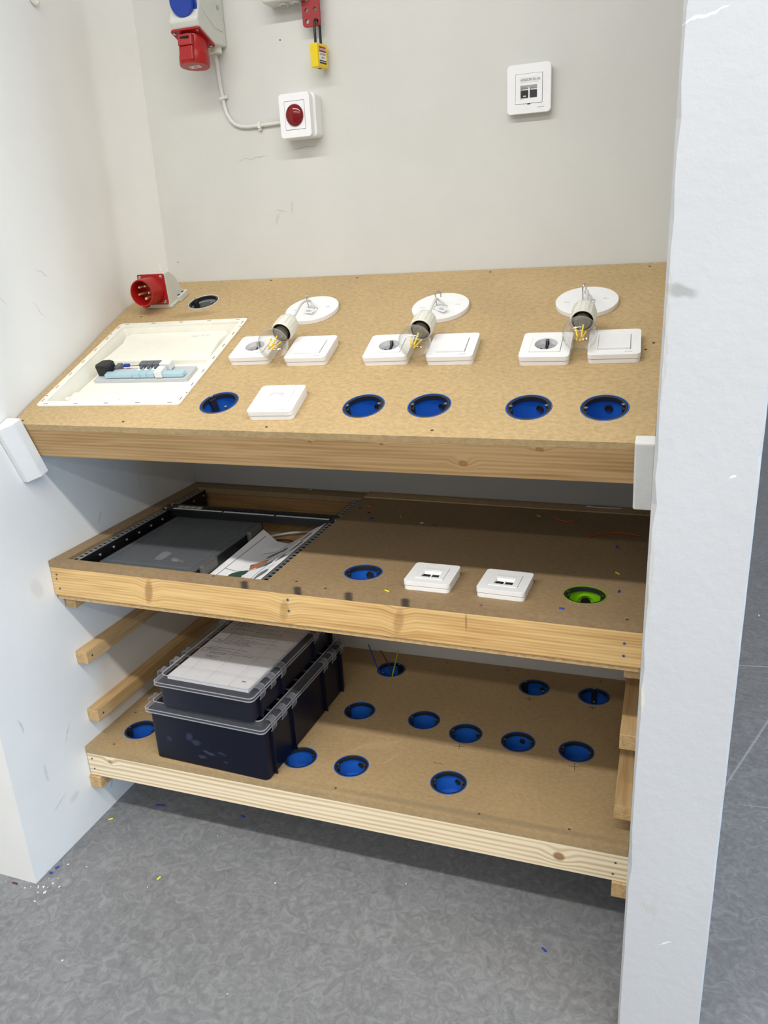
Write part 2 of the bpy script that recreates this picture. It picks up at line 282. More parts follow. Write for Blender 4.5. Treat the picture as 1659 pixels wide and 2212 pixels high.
# ---------------------------------------------------------------- mesh helpers
class MB:
    def __init__(s): s.v = []; s.f = []; s.m = []
    def add(s, vs, fs, mi=0, T=None):
        b = len(s.v); s.v += [tuple(T @ Vector(p)) if T else tuple(p) for p in vs]
        s.f += [tuple(b+i for i in f) for f in fs]; s.m += [mi]*len(fs); return s
    def box(s, x0, x1, y0, y1, z0, z1, mi=0, T=None):
        vs = [(x, y, z) for z in (z0, z1) for y in (y0, y1) for x in (x0, x1)]
        return s.add(vs, [(0, 2, 3, 1), (4, 5, 7, 6), (0, 1, 5, 4), (2, 6, 7, 3), (0, 4, 6, 2), (1, 3, 7, 5)], mi, T)
    def prism(s, poly, z0, z1, mi=0, holes=(), T=None):
        """polygon with holes extruded along z"""
        bm = bmesh.new(); loops = [poly]+list(holes); es = []
        for lp in loops:
            vs = [bm.verts.new((p[0], p[1], 0)) for p in lp]
            for i in range(len(vs)): es.append(bm.edges.new((vs[i], vs[(i+1) % len(vs)])))
        bm.verts.index_update()
        if holes: bmesh.ops.triangle_fill(bm, use_beauty=True, use_dissolve=False, edges=es, normal=(0, 0, 1))
        else: bm.faces.new(bm.verts[:] if False else [v for v in bm.verts])
        bm.verts.index_update(); bm.normal_update()
        fs = []
        for f in bm.faces:
            ix = [v.index for v in f.verts]
            if f.normal.z < 0: ix.reverse()
            fs.append(ix)
        n = len(bm.verts); co = [(v.co.x, v.co.y) for v in bm.verts]; bm.free()
        vs = [(x, y, z1) for x, y in co]+[(x, y, z0) for x, y in co]
        F = [tuple(f) for f in fs]+[tuple(n+i for i in reversed(f)) for f in fs]
        b = 0
        for li, lp in enumerate(loops):
            k = len(lp); a = sum(lp[i][0]*lp[(i+1) % k][1]-lp[(i+1) % k][0]*lp[i][1] for i in range(k))
            out = (a > 0) == (li == 0)
            for i in range(k):
                p, q = b+i, b+(i+1) % k
                F.append((p, n+p, n+q, q) if out else (q, n+q, n+p, p))
            b += k
        return s.add(vs, F, mi, T)
    def lathe(s, prof, n=32, mi=0, T=None, cap0=True, cap1=True):
        """(radius, z) profile turned about z"""
        vs = []; F = []
        for r, z in prof:
            for i in range(n):
                a = 2*math.pi*i/n; vs.append((r*math.cos(a), r*math.sin(a), z))
        for j in range(len(prof)-1):
            for i in range(n):
                a, b_ = j*n+i, j*n+(i+1) % n
                F.append((a, b_, b_+n, a+n))
        if cap0: F.append(tuple(reversed(range(n))))
        if cap1: F.append(tuple((len(prof)-1)*n+i for i in range(n)))
        return s.add(vs, F, mi, T)
    def tube(s, pts, r, n=8, mi=0, T=None):
        P = [Vector(p) for p in pts]; vs = []; F = []; up = None
        for j, p in enumerate(P):
            d = (P[min(j+1, len(P)-1)]-P[max(j-1, 0)]).normalized()
            if up is None: up = d.orthogonal().normalized()
            up = (up-d*up.dot(d)); up = up.normalized() if up.length > 1e-6 else d.orthogonal().normalized()
            sd = d.cross(up)
            for i in range(n):
                a = 2*math.pi*i/n; q = p+up*(r*math.cos(a))+sd*(r*math.sin(a)); vs.append(tuple(q))
        for j in range(len(P)-1):
            for i in range(n):
                a, b_ = j*n+i, j*n+(i+1) % n
                F.append((a, b_, b_+n, a+n))
        F.append(tuple(reversed(range(n)))); F.append(tuple((len(P)-1)*n+i for i in range(n)))
        return s.add(vs, F, mi, T)
    def grid(s, fn, nu, nv, mi=0, thick=0.0, T=None):
        vs = [tuple(fn(i/nu, j/nv)) for j in range(nv+1) for i in range(nu+1)]
        F = [(j*(nu+1)+i, j*(nu+1)+i+1, (j+1)*(nu+1)+i+1, (j+1)*(nu+1)+i) for j in range(nv) for i in range(nu)]
        if thick:
            n = len(vs); vs += [(x, y, z-thick) for x, y, z in vs]; F += [tuple(n+i for i in reversed(f)) for f in F]
            def edge(a, b_): F.append((b_, a, n+a, n+b_))
            for i in range(nu): edge(i, i+1); edge(nv*(nu+1)+i+1, nv*(nu+1)+i)
            for j in range(nv): edge((j+1)*(nu+1), j*(nu+1)); edge(j*(nu+1)+nu, (j+1)*(nu+1)+nu)
        return s.add(vs, F, mi, T)
    def build(s, name, mats, parent=None, bevel=0.0, smooth=False, seg=2, label=None, angle=0.6):
        me = bpy.data.meshes.new(name); me.from_pydata(s.v, [], s.f)
        if not isinstance(mats, (list, tuple)): mats = [mats]
        for m_ in mats: me.materials.append(M[m_] if isinstance(m_, str) else m_)
        me.polygons.foreach_set('material_index', s.m); me.update()
        o = bpy.data.objects.new(name, me); COL.objects.link(o)
        if parent: o.parent = parent
        if smooth:
            me.polygons.foreach_set('use_smooth', [True]*len(me.polygons))
            me.set_sharp_from_angle(angle=angle)
        if bevel:
            bv = o.modifiers.new('bevel', 'BEVEL'); bv.width = bevel; bv.segments = seg; bv.limit_method = 'ANGLE'; bv.angle_limit = 0.6
        if label: o['label'] = label
        return o
def rrect(x0, x1, y0, y1, r, n=5):
    P = []
    for cx, cy, a0 in ((x1-r, y1-r, 0), (x0+r, y1-r, 90), (x0+r, y0+r, 180), (x1-r, y0+r, 270)):
        for i in range(n+1):
            a = math.radians(a0+90*i/n); P.append((cx+r*math.cos(a), cy+r*math.sin(a)))
    return P
def circ(x, y, r, n=40, r2=None):
    return [(x+r*math.cos(2*math.pi*i/n), y+(r2 or r)*math.sin(2*math.pi*i/n)) for i in range(n)]
def text_part(name, body, size, mat_, parent, loc, rot=(0, 0, 0), align='CENTER', ext=0.00015):
    cu = bpy.data.curves.new(name, 'FONT'); cu.body = body; cu.size = size; cu.align_x = align; cu.align_y = 'CENTER'; cu.extrude = ext
    t = bpy.data.objects.new(name, cu); COL.objects.link(t)
    bpy.context.view_layer.update()
    me = bpy.data.meshes.new_from_object(t.evaluated_get(bpy.context.evaluated_depsgraph_get())); bpy.data.objects.remove(t)
    me.materials.clear(); me.materials.append(M[mat_])
    o = bpy.data.objects.new(name, me); COL.objects.link(o); o.parent = parent; o.location = loc; o.rotation_euler = rot
    return o
def empty(name, mw, label, cat, group=None):
    o = bpy.data.objects.new(name, None); COL.objects.link(o); o.empty_display_size = 0.02
    o.matrix_world = mw; o['label'] = label; o['category'] = cat
    if group: o['group'] = group
    return o
def tag(o, label, cat, group=None):
    o['label'] = label; o['category'] = cat
    if group: o['group'] = group
    return o
def kids(o): return [c for c in bpy.data.objects if c.parent == o]
def copy_tree(o, mw, label, group=None):
    def rec(a, par):
        c = a.copy(); COL.objects.link(c); c.parent = par
        for k in kids(a): rec(k, c)
        return c
    r = rec(o, None); r.matrix_world = mw; r['label'] = label
    if group: r['group'] = group
    return r
def struct(o): o['kind'] = 'structure'; return o

# frames of the three boards: local x = along board, y = away from viewer, z = normal
TH = 0.368; Y1, Z1, S1 = -0.5969, 0.9649, 0.0039
Ftop = Matrix.Translation((0, Y1, Z1)) @ Matrix.Rotation(-S1, 4, 'Y') @ Matrix.Rotation(TH, 4, 'X')
Fmid = Matrix.Translation((0, 0, 0.6650)) @ Matrix.Rotation(0.0017, 4, 'Y')
Fbot = Matrix.Translation((0, 0, 0.2039)) @ Matrix.Rotation(-0.0108, 4, 'Y')
def on(F, x, y, h=0.0, rot=0.0): return F @ Matrix.Translation((x, y, h)) @ Matrix.Rotation(math.radians(rot), 4, 'Z')

# ================================================================ SETTING
WX, D, T = 1.2, 0.7887, 0.12
HW = 2.35
floor = MB().box(-5, 7, -7, 7, -0.05, 0).build('floor', 'floor'); struct(floor)
b = MB().box(-0.12, WX+T, 0.0, 0.12, 0, HW)
b.add([(0.364+p[0], -0.0002, 1.692+p[1]) for p in circ(0, 0, 0.0016, 10)], [tuple(range(10))], 1)
b.add([(0.032+p[0], -0.0002, 1.242+p[1]) for p in circ(0, 0, 0.0022, 10)], [tuple(range(10))], 2)
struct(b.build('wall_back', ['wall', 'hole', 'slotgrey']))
# left partition: its upper part bows outwards behind the sloped board
prof = [(-0.7887, 0.0), (-0.60, -0.002), (-0.533, -0.0127), (-0.438, -0.0165), (-0.332, -0.0235), (-0.217, -0.0376), (-0.121, -0.043), (-0.06, -0.026), (0.0, 0.0)]
def bow(y, z):
    t = max(0, min(1, (z-0.86)/0.11)); t = t*t*(3-2*t)
    for (y0, v0), (y1, v1) in zip(prof, prof[1:]):
        if y0 <= y <= y1: return t*(v0+(v1-v0)*(y-y0)/(y1-y0))
    return 0
ys = [-0.7887+i*0.7887/48 for i in range(49)]; zs = [0, 0.2, 0.4, 0.6, 0.8]+[0.86+i*0.0125 for i in range(10)]+[1.0, 1.2, 1.5, 1.9, HW]
b = MB(); ny = len(ys)
vs = [(bow(y, z), y, z) for z in zs for y in ys]; F = []
for j in range(len(zs)-1):
    for i in range(ny-1): F.append((j*ny+i, (j+1)*ny+i, (j+1)*ny+i+1, j*ny+i+1))
b.add(vs, [tuple(reversed(f)) for f in F])
nz = len(zs)
b.add([(bow(ys[0], z), ys[0], z) for z in zs]+[(-T, ys[0], z) for z in zs], [(j, j+1, nz+j+1, nz+j) for j in range(nz-1)])
b.add([(-T, -D, 0), (-T, 0.12, 0), (-T, 0.12, HW), (-T, -D, HW)], [(0, 1, 2, 3)])
b.add([(-T, -D, HW), (-T, 0, HW), (0, 0, HW), (0, -D, HW)], [(0, 1, 2, 3)])
wl = b.build('wall_left', 'wall_l_lit', smooth=True, angle=0.7); struct(wl)
# right partition, slightly chipped along its front arris
b = MB(); n = 70; rnd = random.Random(7)
zz = [HW*i/n for i in range(n+1)]
jag = [rnd.choice([0, 0, 0, 0.0015, 0.003, 0.005])*rnd.random() for _ in zz]; jag2 = [rnd.choice([0, 0, 0.002, 0.004])*rnd.random() for _ in zz]
vs = []
for z, a, c in zip(zz, jag, jag2): vs += [(WX+0.0, 0, z), (WX+0.0, -D+0.004+a, z), (WX+0.003+a, -D, z), (WX+T-0.002-c, -D, z), (WX+T, -D+0.003+c, z), (WX+T, 0, z)]
F = []
for j in range(n):
    for i in range(5): F.append((j*6+i, j*6+i+1, (j+1)*6+i+1, (j+1)*6+i))
b.add(vs, F); b.add([(WX, 0, HW), (WX, -D, HW), (WX+T, -D, HW), (WX+T, 0, HW)], [(0, 1, 2, 3)])
struct(b.build('wall_right', 'wall_r_dimmed'))

# ================================================================ SLOPED BOARD
R38 = 0.0378
TB = [(0.4237, 0.0883, -35), (0.7133, 0.0862, 8), (0.8311, 0.0913, 3), (0.9994, 0.0910, 4), (1.1183, 0.0935, 12)]
bench = empty('sloped_work_board', Ftop, 'tan fibreboard panel sloping down from the back wall, crowded with switches, sockets and three bulbs', 'work board')
outl = [(0.001, 0), (-0.009, 0.069), (-0.013, 0.17), (-0.020, 0.284), (-0.034, 0.407), (-0.040, 0.51), (-0.022, 0.575), (0.001, 0.636), (WX-0.003, 0.636), (WX-0.003, 0)]
DBC, DBS = math.cos(math.radians(2.6)), math.sin(math.radians(2.6))
def dbp(x, y): return (0.0146+x*DBC-y*DBS, 0.0611+x*DBS+y*DBC)
holes = [circ(x, y, R38) for x, y, _ in TB]+[circ(0.1632, 0.5194, R38)]+[[dbp(*p) for p in rrect(0.014, 0.316, 0.014, 0.334, 0.01)]]
outl = [(p[0], p[1]) for p in outl]
MB().prism(outl[::-1], -0.013, 0, 0, holes).build('panel', 'mdf_top', bench)
MB().box(0.0015, WX-0.0015, 0.0, 0.028, -0.077, -0.0132).build('front_rail', 'rail_top', bench, bevel=0.0012)
for x0 in (WX-0.035,): MB().box(x0, x0+0.03, 0.029, 0.61, -0.077, -0.0132).build('side_rail', 'timber', bench)
MB().box(0.002, WX-0.038, 0.585, 0.61, -0.077, -0.0132).build('back_rail', 'timber', bench)
def screw_at(parent, x, y, h=0.0, r=0.0028, mt='screwhole', name='screw', flip=None):
    s = MB().lathe([(r, -0.001), (r, 0.0002), (r*0.55, 0.0005)], 14)
    s.box(-r*0.6, r*0.6, -r*0.14, r*0.14, 0.0005, 0.0007, 1).box(-r*0.14, r*0.14, -r*0.6, r*0.6, 0.0005, 0.0007, 1)
    o = s.build(name, [mt, 'hole'], parent); o.location = (x, y, h)
    if flip: o.rotation_euler = flip
    return o
for x, y in [(0.0193, 0.012), (0.253, 0.018), (0.556, 0.014), (0.855, 0.018), (0.295, 0.625), (0.52, 0.62), (0.83, 0.622), (1.16, 0.618), (1.17, 0.277), (0.0, 0.305), (0.03, 0.45), (1.182, 0.30)]:
    screw_at(bench, x, y)
for x, z in [(0.019, -0.032), (0.019, -0.052)]: screw_at(bench, x, 0.0, z, 0.003, 'zinc', flip=(math.pi/2, 0, 0))

# white painted blocks that hold the board
bl = MB().prism([(0.0, -0.044), (0.012, -0.044), (0.031, -0.022), (0.033, -0.002), (0.0, -0.002)], -0.112, 0.016)
o = bl.build('retaining_block', 'bracket', bevel=0.002); o.matrix_world = Ftop; tag(o, 'white painted wooden block with chamfered edge on the left wall, holding the sloped board', 'block', 'white painted blocks in front of the sloped board')
bl = MB().box(WX-0.0295, WX-0.0005, -0.0225, -0.0008, -0.110, 0.0155)
o = bl.build('retaining_block', 'bracket', bevel=0.003); o.matrix_world = Ftop; tag(o, 'white painted wooden block against the right partition, holding the sloped board', 'block', 'white painted blocks in front of the sloped board')

# ---------------------------------------------------------------- recessed round boxes
def round_box(F, x, y, rot, label, colour='bluebox', knock=(0.008, 0.006), kr=0.0075, screws=((-1, 0), (1, 0)), group='round blue junction boxes', depth=0.047, lump=False, rim=None):
    e = empty('junction_box', on(F, x, y), label, 'junction box', group)
    R = 0.0372
    s = MB().lathe([(R, -depth), (R, 0.0), (R-0.0001, 0.0004), (R-0.0013, 0.0004), (R-0.0015, -0.002), (R-0.0020, -depth+0.003), (0.0001, -depth+0.003)], 48, cap1=False)
    s.build('shell', [rim or colour], e, smooth=True)
    if rim:
        MB().lathe([(R-0.0026, -depth+0.0031), (R-0.0026, -0.014)], 40, cap0=False, cap1=False).build('liner', colour, e, smooth=True)
        MB().lathe([(0.001, -depth+0.0034), (R-0.0027, -depth+0.0034)], 40, cap0=False, cap1=False).build('base_disc', colour, e)
    s = MB().prism(circ(0, 0, R-0.0019), -0.008, -0.0002, 0, [circ(0, 0, R-0.0056)])
    for sx, sy in screws:
        a = math.atan2(sy, sx)+math.radians(rot)
        Tm = Matrix.Rotation(a, 4, 'Z') @ Matrix.Translation((R-0.0068, 0, 0))
        s.box(-0.0035, 0.0038, -0.006, 0.006, -0.036, -0.0035, 0, Tm)
    s.build('sealing_ring', 'blackring', e, bevel=0.0005)
    for sx, sy in screws:
        a = math.atan2(sy, sx)+math.radians(rot)
        Tm = Matrix.Rotation(a, 4, 'Z') @ Matrix.Translation((R-0.0086, 0, 0))
        q = MB().lathe([(0.0014, -0.014), (0.0014, 0.0016), (0.0028, 0.0018), (0.0028, 0.0034), (0.0018, 0.0040)], 12, T=Tm)
        q.box(-0.002, 0.002, -0.0004, 0.0004, 0.004, 0.0042, 1, Tm)
        q.build('screw', ['steel', 'hole'], e, smooth=True)
    if knock:
        for ph, kz in (knock if isinstance(knock[0], tuple) else (knock,)):
            Tk = Matrix.Rotation(math.radians(ph), 4, 'Z') @ Matrix.Translation((R-0.0026, 0, kz)) @ Matrix.Rotation(-math.pi/2, 4, 'Y')
            km = 'blackring' if not rim else 'slotgrey'
            q = MB().lathe([(kr, -0.0005), (kr, 0.0012), (kr*0.78, 0.0016), (kr*0.7, 0.0002), (0.0001, 0.0002)], 12, cap1=False, T=Tk)
            q.build('knockout', km, e)
    if lump:
        Tk = Matrix.Rotation(math.radians(92), 4, 'Z') @ Matrix.Translation((R-0.0026, 0, -0.031)) @ Matrix.Rotation(-math.pi/2, 4, 'Y')
        MB().lathe([(0.018, -0.002), (0.016, 0.0045), (0.0145, 0.0045), (0.0135, 0.001)], 28, cap1=False, T=Tk).build('entry_ring', colour, e, smooth=True)
        MB().lathe([(0.0095, 0.0), (0.0095, 0.004), (0.006, 0.0045)], 16, T=Tk).build('knockout', 'black', e)
    return e
tl = ['blue round box sunk in the sloped board between fuse box and motion sensor', 'blue round box sunk in the sloped board, right of the motion sensor', 'blue round box below the middle rocker switch on the sloped board',
      'blue round box below the right-hand power socket on the sloped board', 'blue round box nearest the right end of the sloped board']
for i, (x, y, a) in enumerate(TB):
    kn = [None, (71, -0.024), (71, -0.024), (69, -0.024), (84, -0.024)][i]
    round_box(Ftop, x, y, a, tl[i], knock=kn, kr=0.0068)
round_box(Ftop, 0.1632, 0.5194, -20, 'grey round box with white rim sunk in the sloped board beside the red inlet', 'greybox', ((84, -0.026), (50, -0.026)), kr=0.0125, group='round junction boxes of other colours', rim='label')

# ---------------------------------------------------------------- wiring accessories
def base_frame(e, w=0.087, d=0.0885, h=0.018, inner=0.053):
    MB().prism(rrect(-w/2+0.0007, w/2-0.0007, -d/2+0.0007, d/2-0.0007, 0.008), 0.0, h*0.46).build('back_frame', 'white', e, bevel=0.0008)
    MB().prism(rrect(-w/2+0.002, w/2-0.002, -d/2+0.002, d/2-0.002, 0.008), h*0.46, h*0.52).build('joint', 'slotgrey', e)
    MB().prism(rrect(-w/2, w/2, -d/2, d/2, 0.0075), h*0.52, h, 0, [rrect(-inner/2-0.0006, inner/2+0.0006, -inner/2-0.0006, inner/2+0.0006, 0.0008, 2)[::-1]]).build('cover_frame', 'white', e, bevel=0.0014)
def logo(e, x, y, z):
    text_part('printed_mark', 'Schneider', 0.0032, 'inkgrey', e, (x, y, z))
def switch(mw, label, grp):
    e = empty('light_switch', mw, label, 'light switch', grp); base_frame(e)
    k = 0.0265; h = 0.018
    MB().box(-k-0.0004, k+0.0004, -k-0.0004, k+0.0004, h*0.5, h-0.0012).build('gap', 'white_gap', e)
    vs = [(-k, -k, h-0.001), (k, -k, h-0.001), (k, k, h-0.001), (-k, k, h-0.001), (-k, -k, h+0.0040), (k, -k, h+0.0040), (k, k, h+0.0012), (-k, k, h+0.0012)]
    MB().add(vs, [(3, 2, 1, 0), (4, 5, 6, 7), (0, 1, 5, 4), (1, 2, 6, 5), (2, 3, 7, 6), (3, 0, 4, 7)]).build('rocker', 'white', e, bevel=0.0008)
    logo(e, 0.024, -0.0355, h); return e
def socket(mw, label, grp):
    e = empty('power_socket', mw, label, 'power socket', grp); base_frame(e)
    k = 0.0265; h = 0.018
    MB().box(-k-0.0004, k+0.0004, -k-0.0004, k+0.0004, h*0.5-0.004, h*0.5-0.002).build('gap', 'white_gap', e)
    MB().prism([(-k, -k), (k, -k), (k, k), (-k, k)], h-0.0088, h+0.0016, 0, [circ(0, 0, 0.0198)[::-1]]).build('insert', 'white', e, bevel=0.0005)
    w = MB().lathe([(0.0197, h+0.0012), (0.0190, h-0.009), (0.0001, h-0.009)], 40, cap0=False, cap1=False); w.f = [tuple(reversed(f)) for f in w.f]
    w.build('well', 'label', e, smooth=True)
    for sy in (-1, 1):
        MB().box(-0.0028, 0.0028, sy*0.0175-0.0025, sy*0.0175+0.0025, h-0.0088, h-0.0003).box(-0.0014, 0.0014, sy*0.0145-0.001, sy*0.0145+0.001, h-0.0088, h-0.0002, 1).build('earth_contact', ['black', 'steel'], e)
    MB().box(-0.0028, 0.0028, -0.016, 0.016, h-0.0089, h-0.0082).build('earth_strip', 'black', e)
    for sx in (-1, 1):
        MB().lathe([(0.0024, h-0.0089), (0.0024, h-0.0084)], 12, T=Matrix.Translation((sx*0.0095, 0, 0))).build('pin_hole', 'hole', e)
    return e
G = 'power sockets on the sloped board'
s0 = socket(on(Ftop, 0.4220, 0.2685, 0, 2.8), 'white power socket on the sloped board, leftmost, just right of the fuse box', G)
copy_tree(s0, on(Ftop, 0.7090, 0.2665, 0, 3.0), 'white power socket on the sloped board under the middle bulb', G)
copy_tree(s0, on(Ftop, 1.0030, 0.2655, 0, 0.8), 'white power socket on the sloped board under the right-hand bulb', G)
G = 'rocker switches on the sloped board'
w0 = switch(on(Ftop, 0.5462, 0.2655, 0, 2.4), 'white rocker light switch on the sloped board, right of the leftmost bulb', G)
copy_tree(w0, on(Ftop, 0.8328, 0.2675, 0, 2.2), 'white rocker light switch on the sloped board, right of the middle bulb', G)
copy_tree(w0, on(Ftop, 1.1187, 0.2732, 0, 2.6), 'white rocker light switch nearest the right end of the sloped board', G)
e = empty('motion_sensor', on(Ftop, 0.5527, 0.0785, 0, 3.2), 'white motion sensor switch with a grey lens window, in the sloped board front row', 'motion sensor'); base_frame(e)
MB().box(-0.027, 0.027, -0.027, 0.027, 0.009, 0.0225).build('sensor_cover', 'white', e, bevel=0.001)
MB().grid(lambda u, v: (-0.014+u*0.028, -0.008+v*0.018-0.003*(2*u-1)**2+0.002, 0.0228+0.0042*math.sin(math.pi*u)*math.sin(math.pi*min(1, v*1.0))), 10, 8, thick=0.003).build('lens', 'socketgrey', e, smooth=True)
MB().box(-0.003, 0.003, -0.0185, -0.0165, 0.0225, 0.0228).build('indicator', 'socketgrey', e)
logo(e, 0.022, -0.0355, 0.018)

def data_outlet(mw, label, grp, wall=False):
    e = empty('data_outlet', mw, label, 'data socket', grp); h = 0.018
    k = 0.0265
    base_frame(e)
    MB().box(-k-0.0004, k+0.0004, -k-0.0004, k+0.0004, h*0.35, h*0.4).build('gap', 'white_gap', e)
    win = [(-0.0165, -0.019), (0.0165, -0.019), (0.0165, 0.006), (-0.0165, 0.006)]
    MB().prism([(-k, -k), (k, -k), (k, k), (-k, k)], h-0.008, h+0.001, 0, [win[::-1]]).build('insert', 'white', e, bevel=0.0004)
    # sloping shelf with two jacks
    vs = [(-0.0165, 0.006, h), (0.0165, 0.006, h), (0.0165, 0.0005, h-0.007), (-0.0165, 0.0005, h-0.007)]
    MB().add(vs, [(3, 2, 1, 0)]).box(-0.0165, 0.0165, -0.019, 0.001, h-0.0085, h-0.007).box(-0.0165, 0.0165, -0.019, -0.0155, h-0.007, h-0.0045).box(-0.0013, 0.0013, -0.019, 0.002, h-0.007, h-0.002).build('jack_shelf', 'white', e)
    for sx in (-1, 1):
        q = MB().box(sx*0.0088-0.0066, sx*0.0088+0.0066, -0.0150, -0.0022, h-0.0072, h-0.0022, 0)
        if not wall or sx < 0: q.box(sx*0.0088-0.003, sx*0.0088+0.003, -0.0142, -0.0118, h-0.0022, h-0.0016, 1)
        q.build('jack', ['black' if (sx < 0 or not wall) else 'blackring', 'zinc'], e)
    MB().box(-0.018, 0.018, 0.011, 0.0205, h+0.001, h+0.0014).build('label_window', 'label', e)
    return e
e = data_outlet(Matrix.Translation((0.9098, 0, 1.5398)) @ Matrix.Rotation(math.pi/2, 4, 'X'), 'white double data socket on the back wall above the sloped board, with a printed code', None, True)
e['label'] = 'white double data socket with a printed code, high on the back wall at right'
text_part('printed_code', '+DSSCM192-1X', 0.0058, 'ink', e, (0.003, 0.0155, 0.0195), ext=0.0001)
text_part('printed_mark', 'Schneider', 0.0034, 'inkgrey', e, (0.0245, -0.0345, 0.018))
MB().box(-0.003, 0.003, -0.0285, -0.0262, 0.0175, 0.0183).build('notch', 'hole', e)
G = 'data sockets on the middle shelf'
d0 = data_outlet(on(Fmid, 0.8208, -0.4918, 0, 0), 'white double data socket on the middle shelf, next to the blue round box', G)
copy_tree(d0, on(Fmid, 0.9575, -0.4925, 0, -2), 'white double data socket on the middle shelf, the one closer to the green round box', G)

# ---------------------------------------------------------------- lamp fittings
def lamp(xr, yr, bulb, hold_end, label, rot_hook, tagpos):
    e = empty('lamp_fitting', on(Ftop, xr, yr), label, 'lamp fitting', 'lamp fittings on the sloped board')
    slots = [[(sx*0.036+p[0], sx*0.006+p[1]) for p in rrect(-0.0055, 0.0055, -0.0022, 0.0022, 0.002, 3)] for sx in (-1, 1)]
    MB().prism(circ(0, 0, 0.059, 64), 0.0, 0.0095, 0, [s_[::-1] for s_ in slots]).build('ceiling_plate', 'white', e, bevel=0.0012)
    MB().box(-0.044, -0.028, -0.009, -0.003, 0.0002, 0.0070).box(0.028, 0.044, 0.003, 0.009, 0.0002, 0.0070).build('slot_backing', 'slotgrey', e)
    MB().prism(rrect(-0.011, 0.016, -0.020, 0.002, 0.006, 5), 0.0095, 0.0098, 0, [rrect(-0.010, 0.015, -0.019, 0.001, 0.0055, 5)[::-1]]).build('cable_entry', 'slotgrey', e)
    # hook
    H = []
    for i in range(5): H.append((0, 0, 0.008+i*0.006))
    for i in range(1, 9):
        a = math.pi*i/8*1.05; H.append((0.0055-0.0055*math.cos(a), 0, 0.032+0.0065*math.sin(a)))
    H.append((0.0105, 0, 0.026))
    Tm = Matrix.Translation((-0.008, 0.002, 0)) @ Matrix.Rotation(math.radians(rot_hook), 4, 'Z')
    MB().tube(H, 0.0014, 8, T=Tm).build('hook', 'steel', e, smooth=True)
    # bulb axis
    B = Vector(bulb)-Vector((xr, yr, 0)); E2 = Vector(hold_end)-Vector((xr, yr, 0)); ax = (E2-B).normalized()
    q = Vector((0, 0, 1)).rotation_difference(ax).to_matrix().to_4x4()
    A = Matrix.Translation(B) @ q
    lb = bpy.data.objects.new('light_bulb', None)
    prof = []
    R = 0.0300
    for i in range(1, 21):
        a = math.pi*(-0.5+i/20*0.76); prof.append((max(0.0002, R*math.cos(a)), R*math.sin(a)))
    r_end, z_end = prof[-1]
    prof += [(0.0185, 0.0275), (0.0158, 0.0335), (0.0138, 0.041)]
    g = MB().lathe(prof, 40, cap0=False, cap1=False, T=A)
    bo = g.build('light_bulb', 'glass', e, smooth=True, angle=3.1)
    MB().lathe([(0.0142, 0.038), (0.0142, 0.042), (0.013, 0.043), (0.0135, 0.047), (0.0128, 0.05), (0.0132, 0.056), (0.012, 0.064)], 24, T=A).build('bulb_base', 'bulbbase', bo, smooth=True)
    MB().lathe([(0.0018, 0.006), (0.0026, 0.018), (0.009, 0.039)], 14, T=A).build('glass_stem', 'glass', bo, smooth=True)
    for k in range(4):
        a = math.pi/2*k+0.5
        p0 = A @ Vector((0.010*math.cos(a), 0.010*math.sin(a), 0.014)); p1 = A @ Vector((0.0045*math.cos(a+0.5), 0.0045*math.sin(a+0.5), -0.016))
        MB().tube([p0, p1], 0.0014, 8).build('filament', 'filament', bo)
    wv = MB()
    for k in range(4):
        a = math.pi/2*k+0.5
        wv.tube([A @ Vector((0.0045*math.cos(a+0.5), 0.0045*math.sin(a+0.5), -0.016)), A @ Vector((0, 0, -0.010)), A @ Vector((0, 0, 0.008))], 0.0003, 5)
    wv.build('support_wire', 'brass', bo)
    # lamp holder, wide skirt towards the bulb
    hp = [(0.0188, 0.0425), (0.0200, 0.0420), (0.0212, 0.0440), (0.0212, 0.070), (0.0200, 0.082), (0.0150, 0.0905), (0.0075, 0.0945), (0.0055, 0.100)]
    ho = MB().lathe(hp, 36, cap0=False, T=A)
    for k in range(10):
        Tk = A @ Matrix.Rotation(2*math.pi*k/10, 4, 'Z')
        ho.box(0.0205, 0.0218, -0.0035, 0.0035, 0.046, 0.076, 0, Tk)
    ho.build('lamp_holder', 'porcelain', e, smooth=True, bevel=0.0)
    ins = MB().lathe([(0.0187, 0.0426), (0.0180, 0.054), (0.013, 0.062)], 30, cap0=False, T=A); ins.f = [tuple(reversed(f)) for f in ins.f]
    ins.build('holder_bore', 'screwhole', e, smooth=True)
    # cord from holder to hook and down to the plate
    p0 = A @ Vector((0, 0, 0.097)); p1 = A @ Vector((0, 0, 0.112)); top_ = Tm @ Vector((0.004, 0, 0.036)); pl = Vector((0.004, -0.008, 0.0098))
    pts = []
    P = [p0, p1, (p1+top_)/2+Vector((0.004, 0, 0.004)), top_ if False else Tm @ Vector((0.003, -0.004, 0.024)), Vector((0.008, -0.006, 0.018)), pl]
    for i in range(len(P)-1):
        a_ = P[max(i-1, 0)]; b_ = P[i]; c_ = P[i+1]; d_ = P[min(i+2, len(P)-1)]
        for k in range(6):
            t = k/6
            pts.append(0.5*((2*b_)+(-a_+c_)*t+(2*a_-5*b_+4*c_-d_)*t*t+(-a_+3*b_-3*c_+d_)*t**3))
    pts.append(pl)
    MB().tube(pts, 0.0026, 8).build('cord', 'whitewire', e, smooth=True)
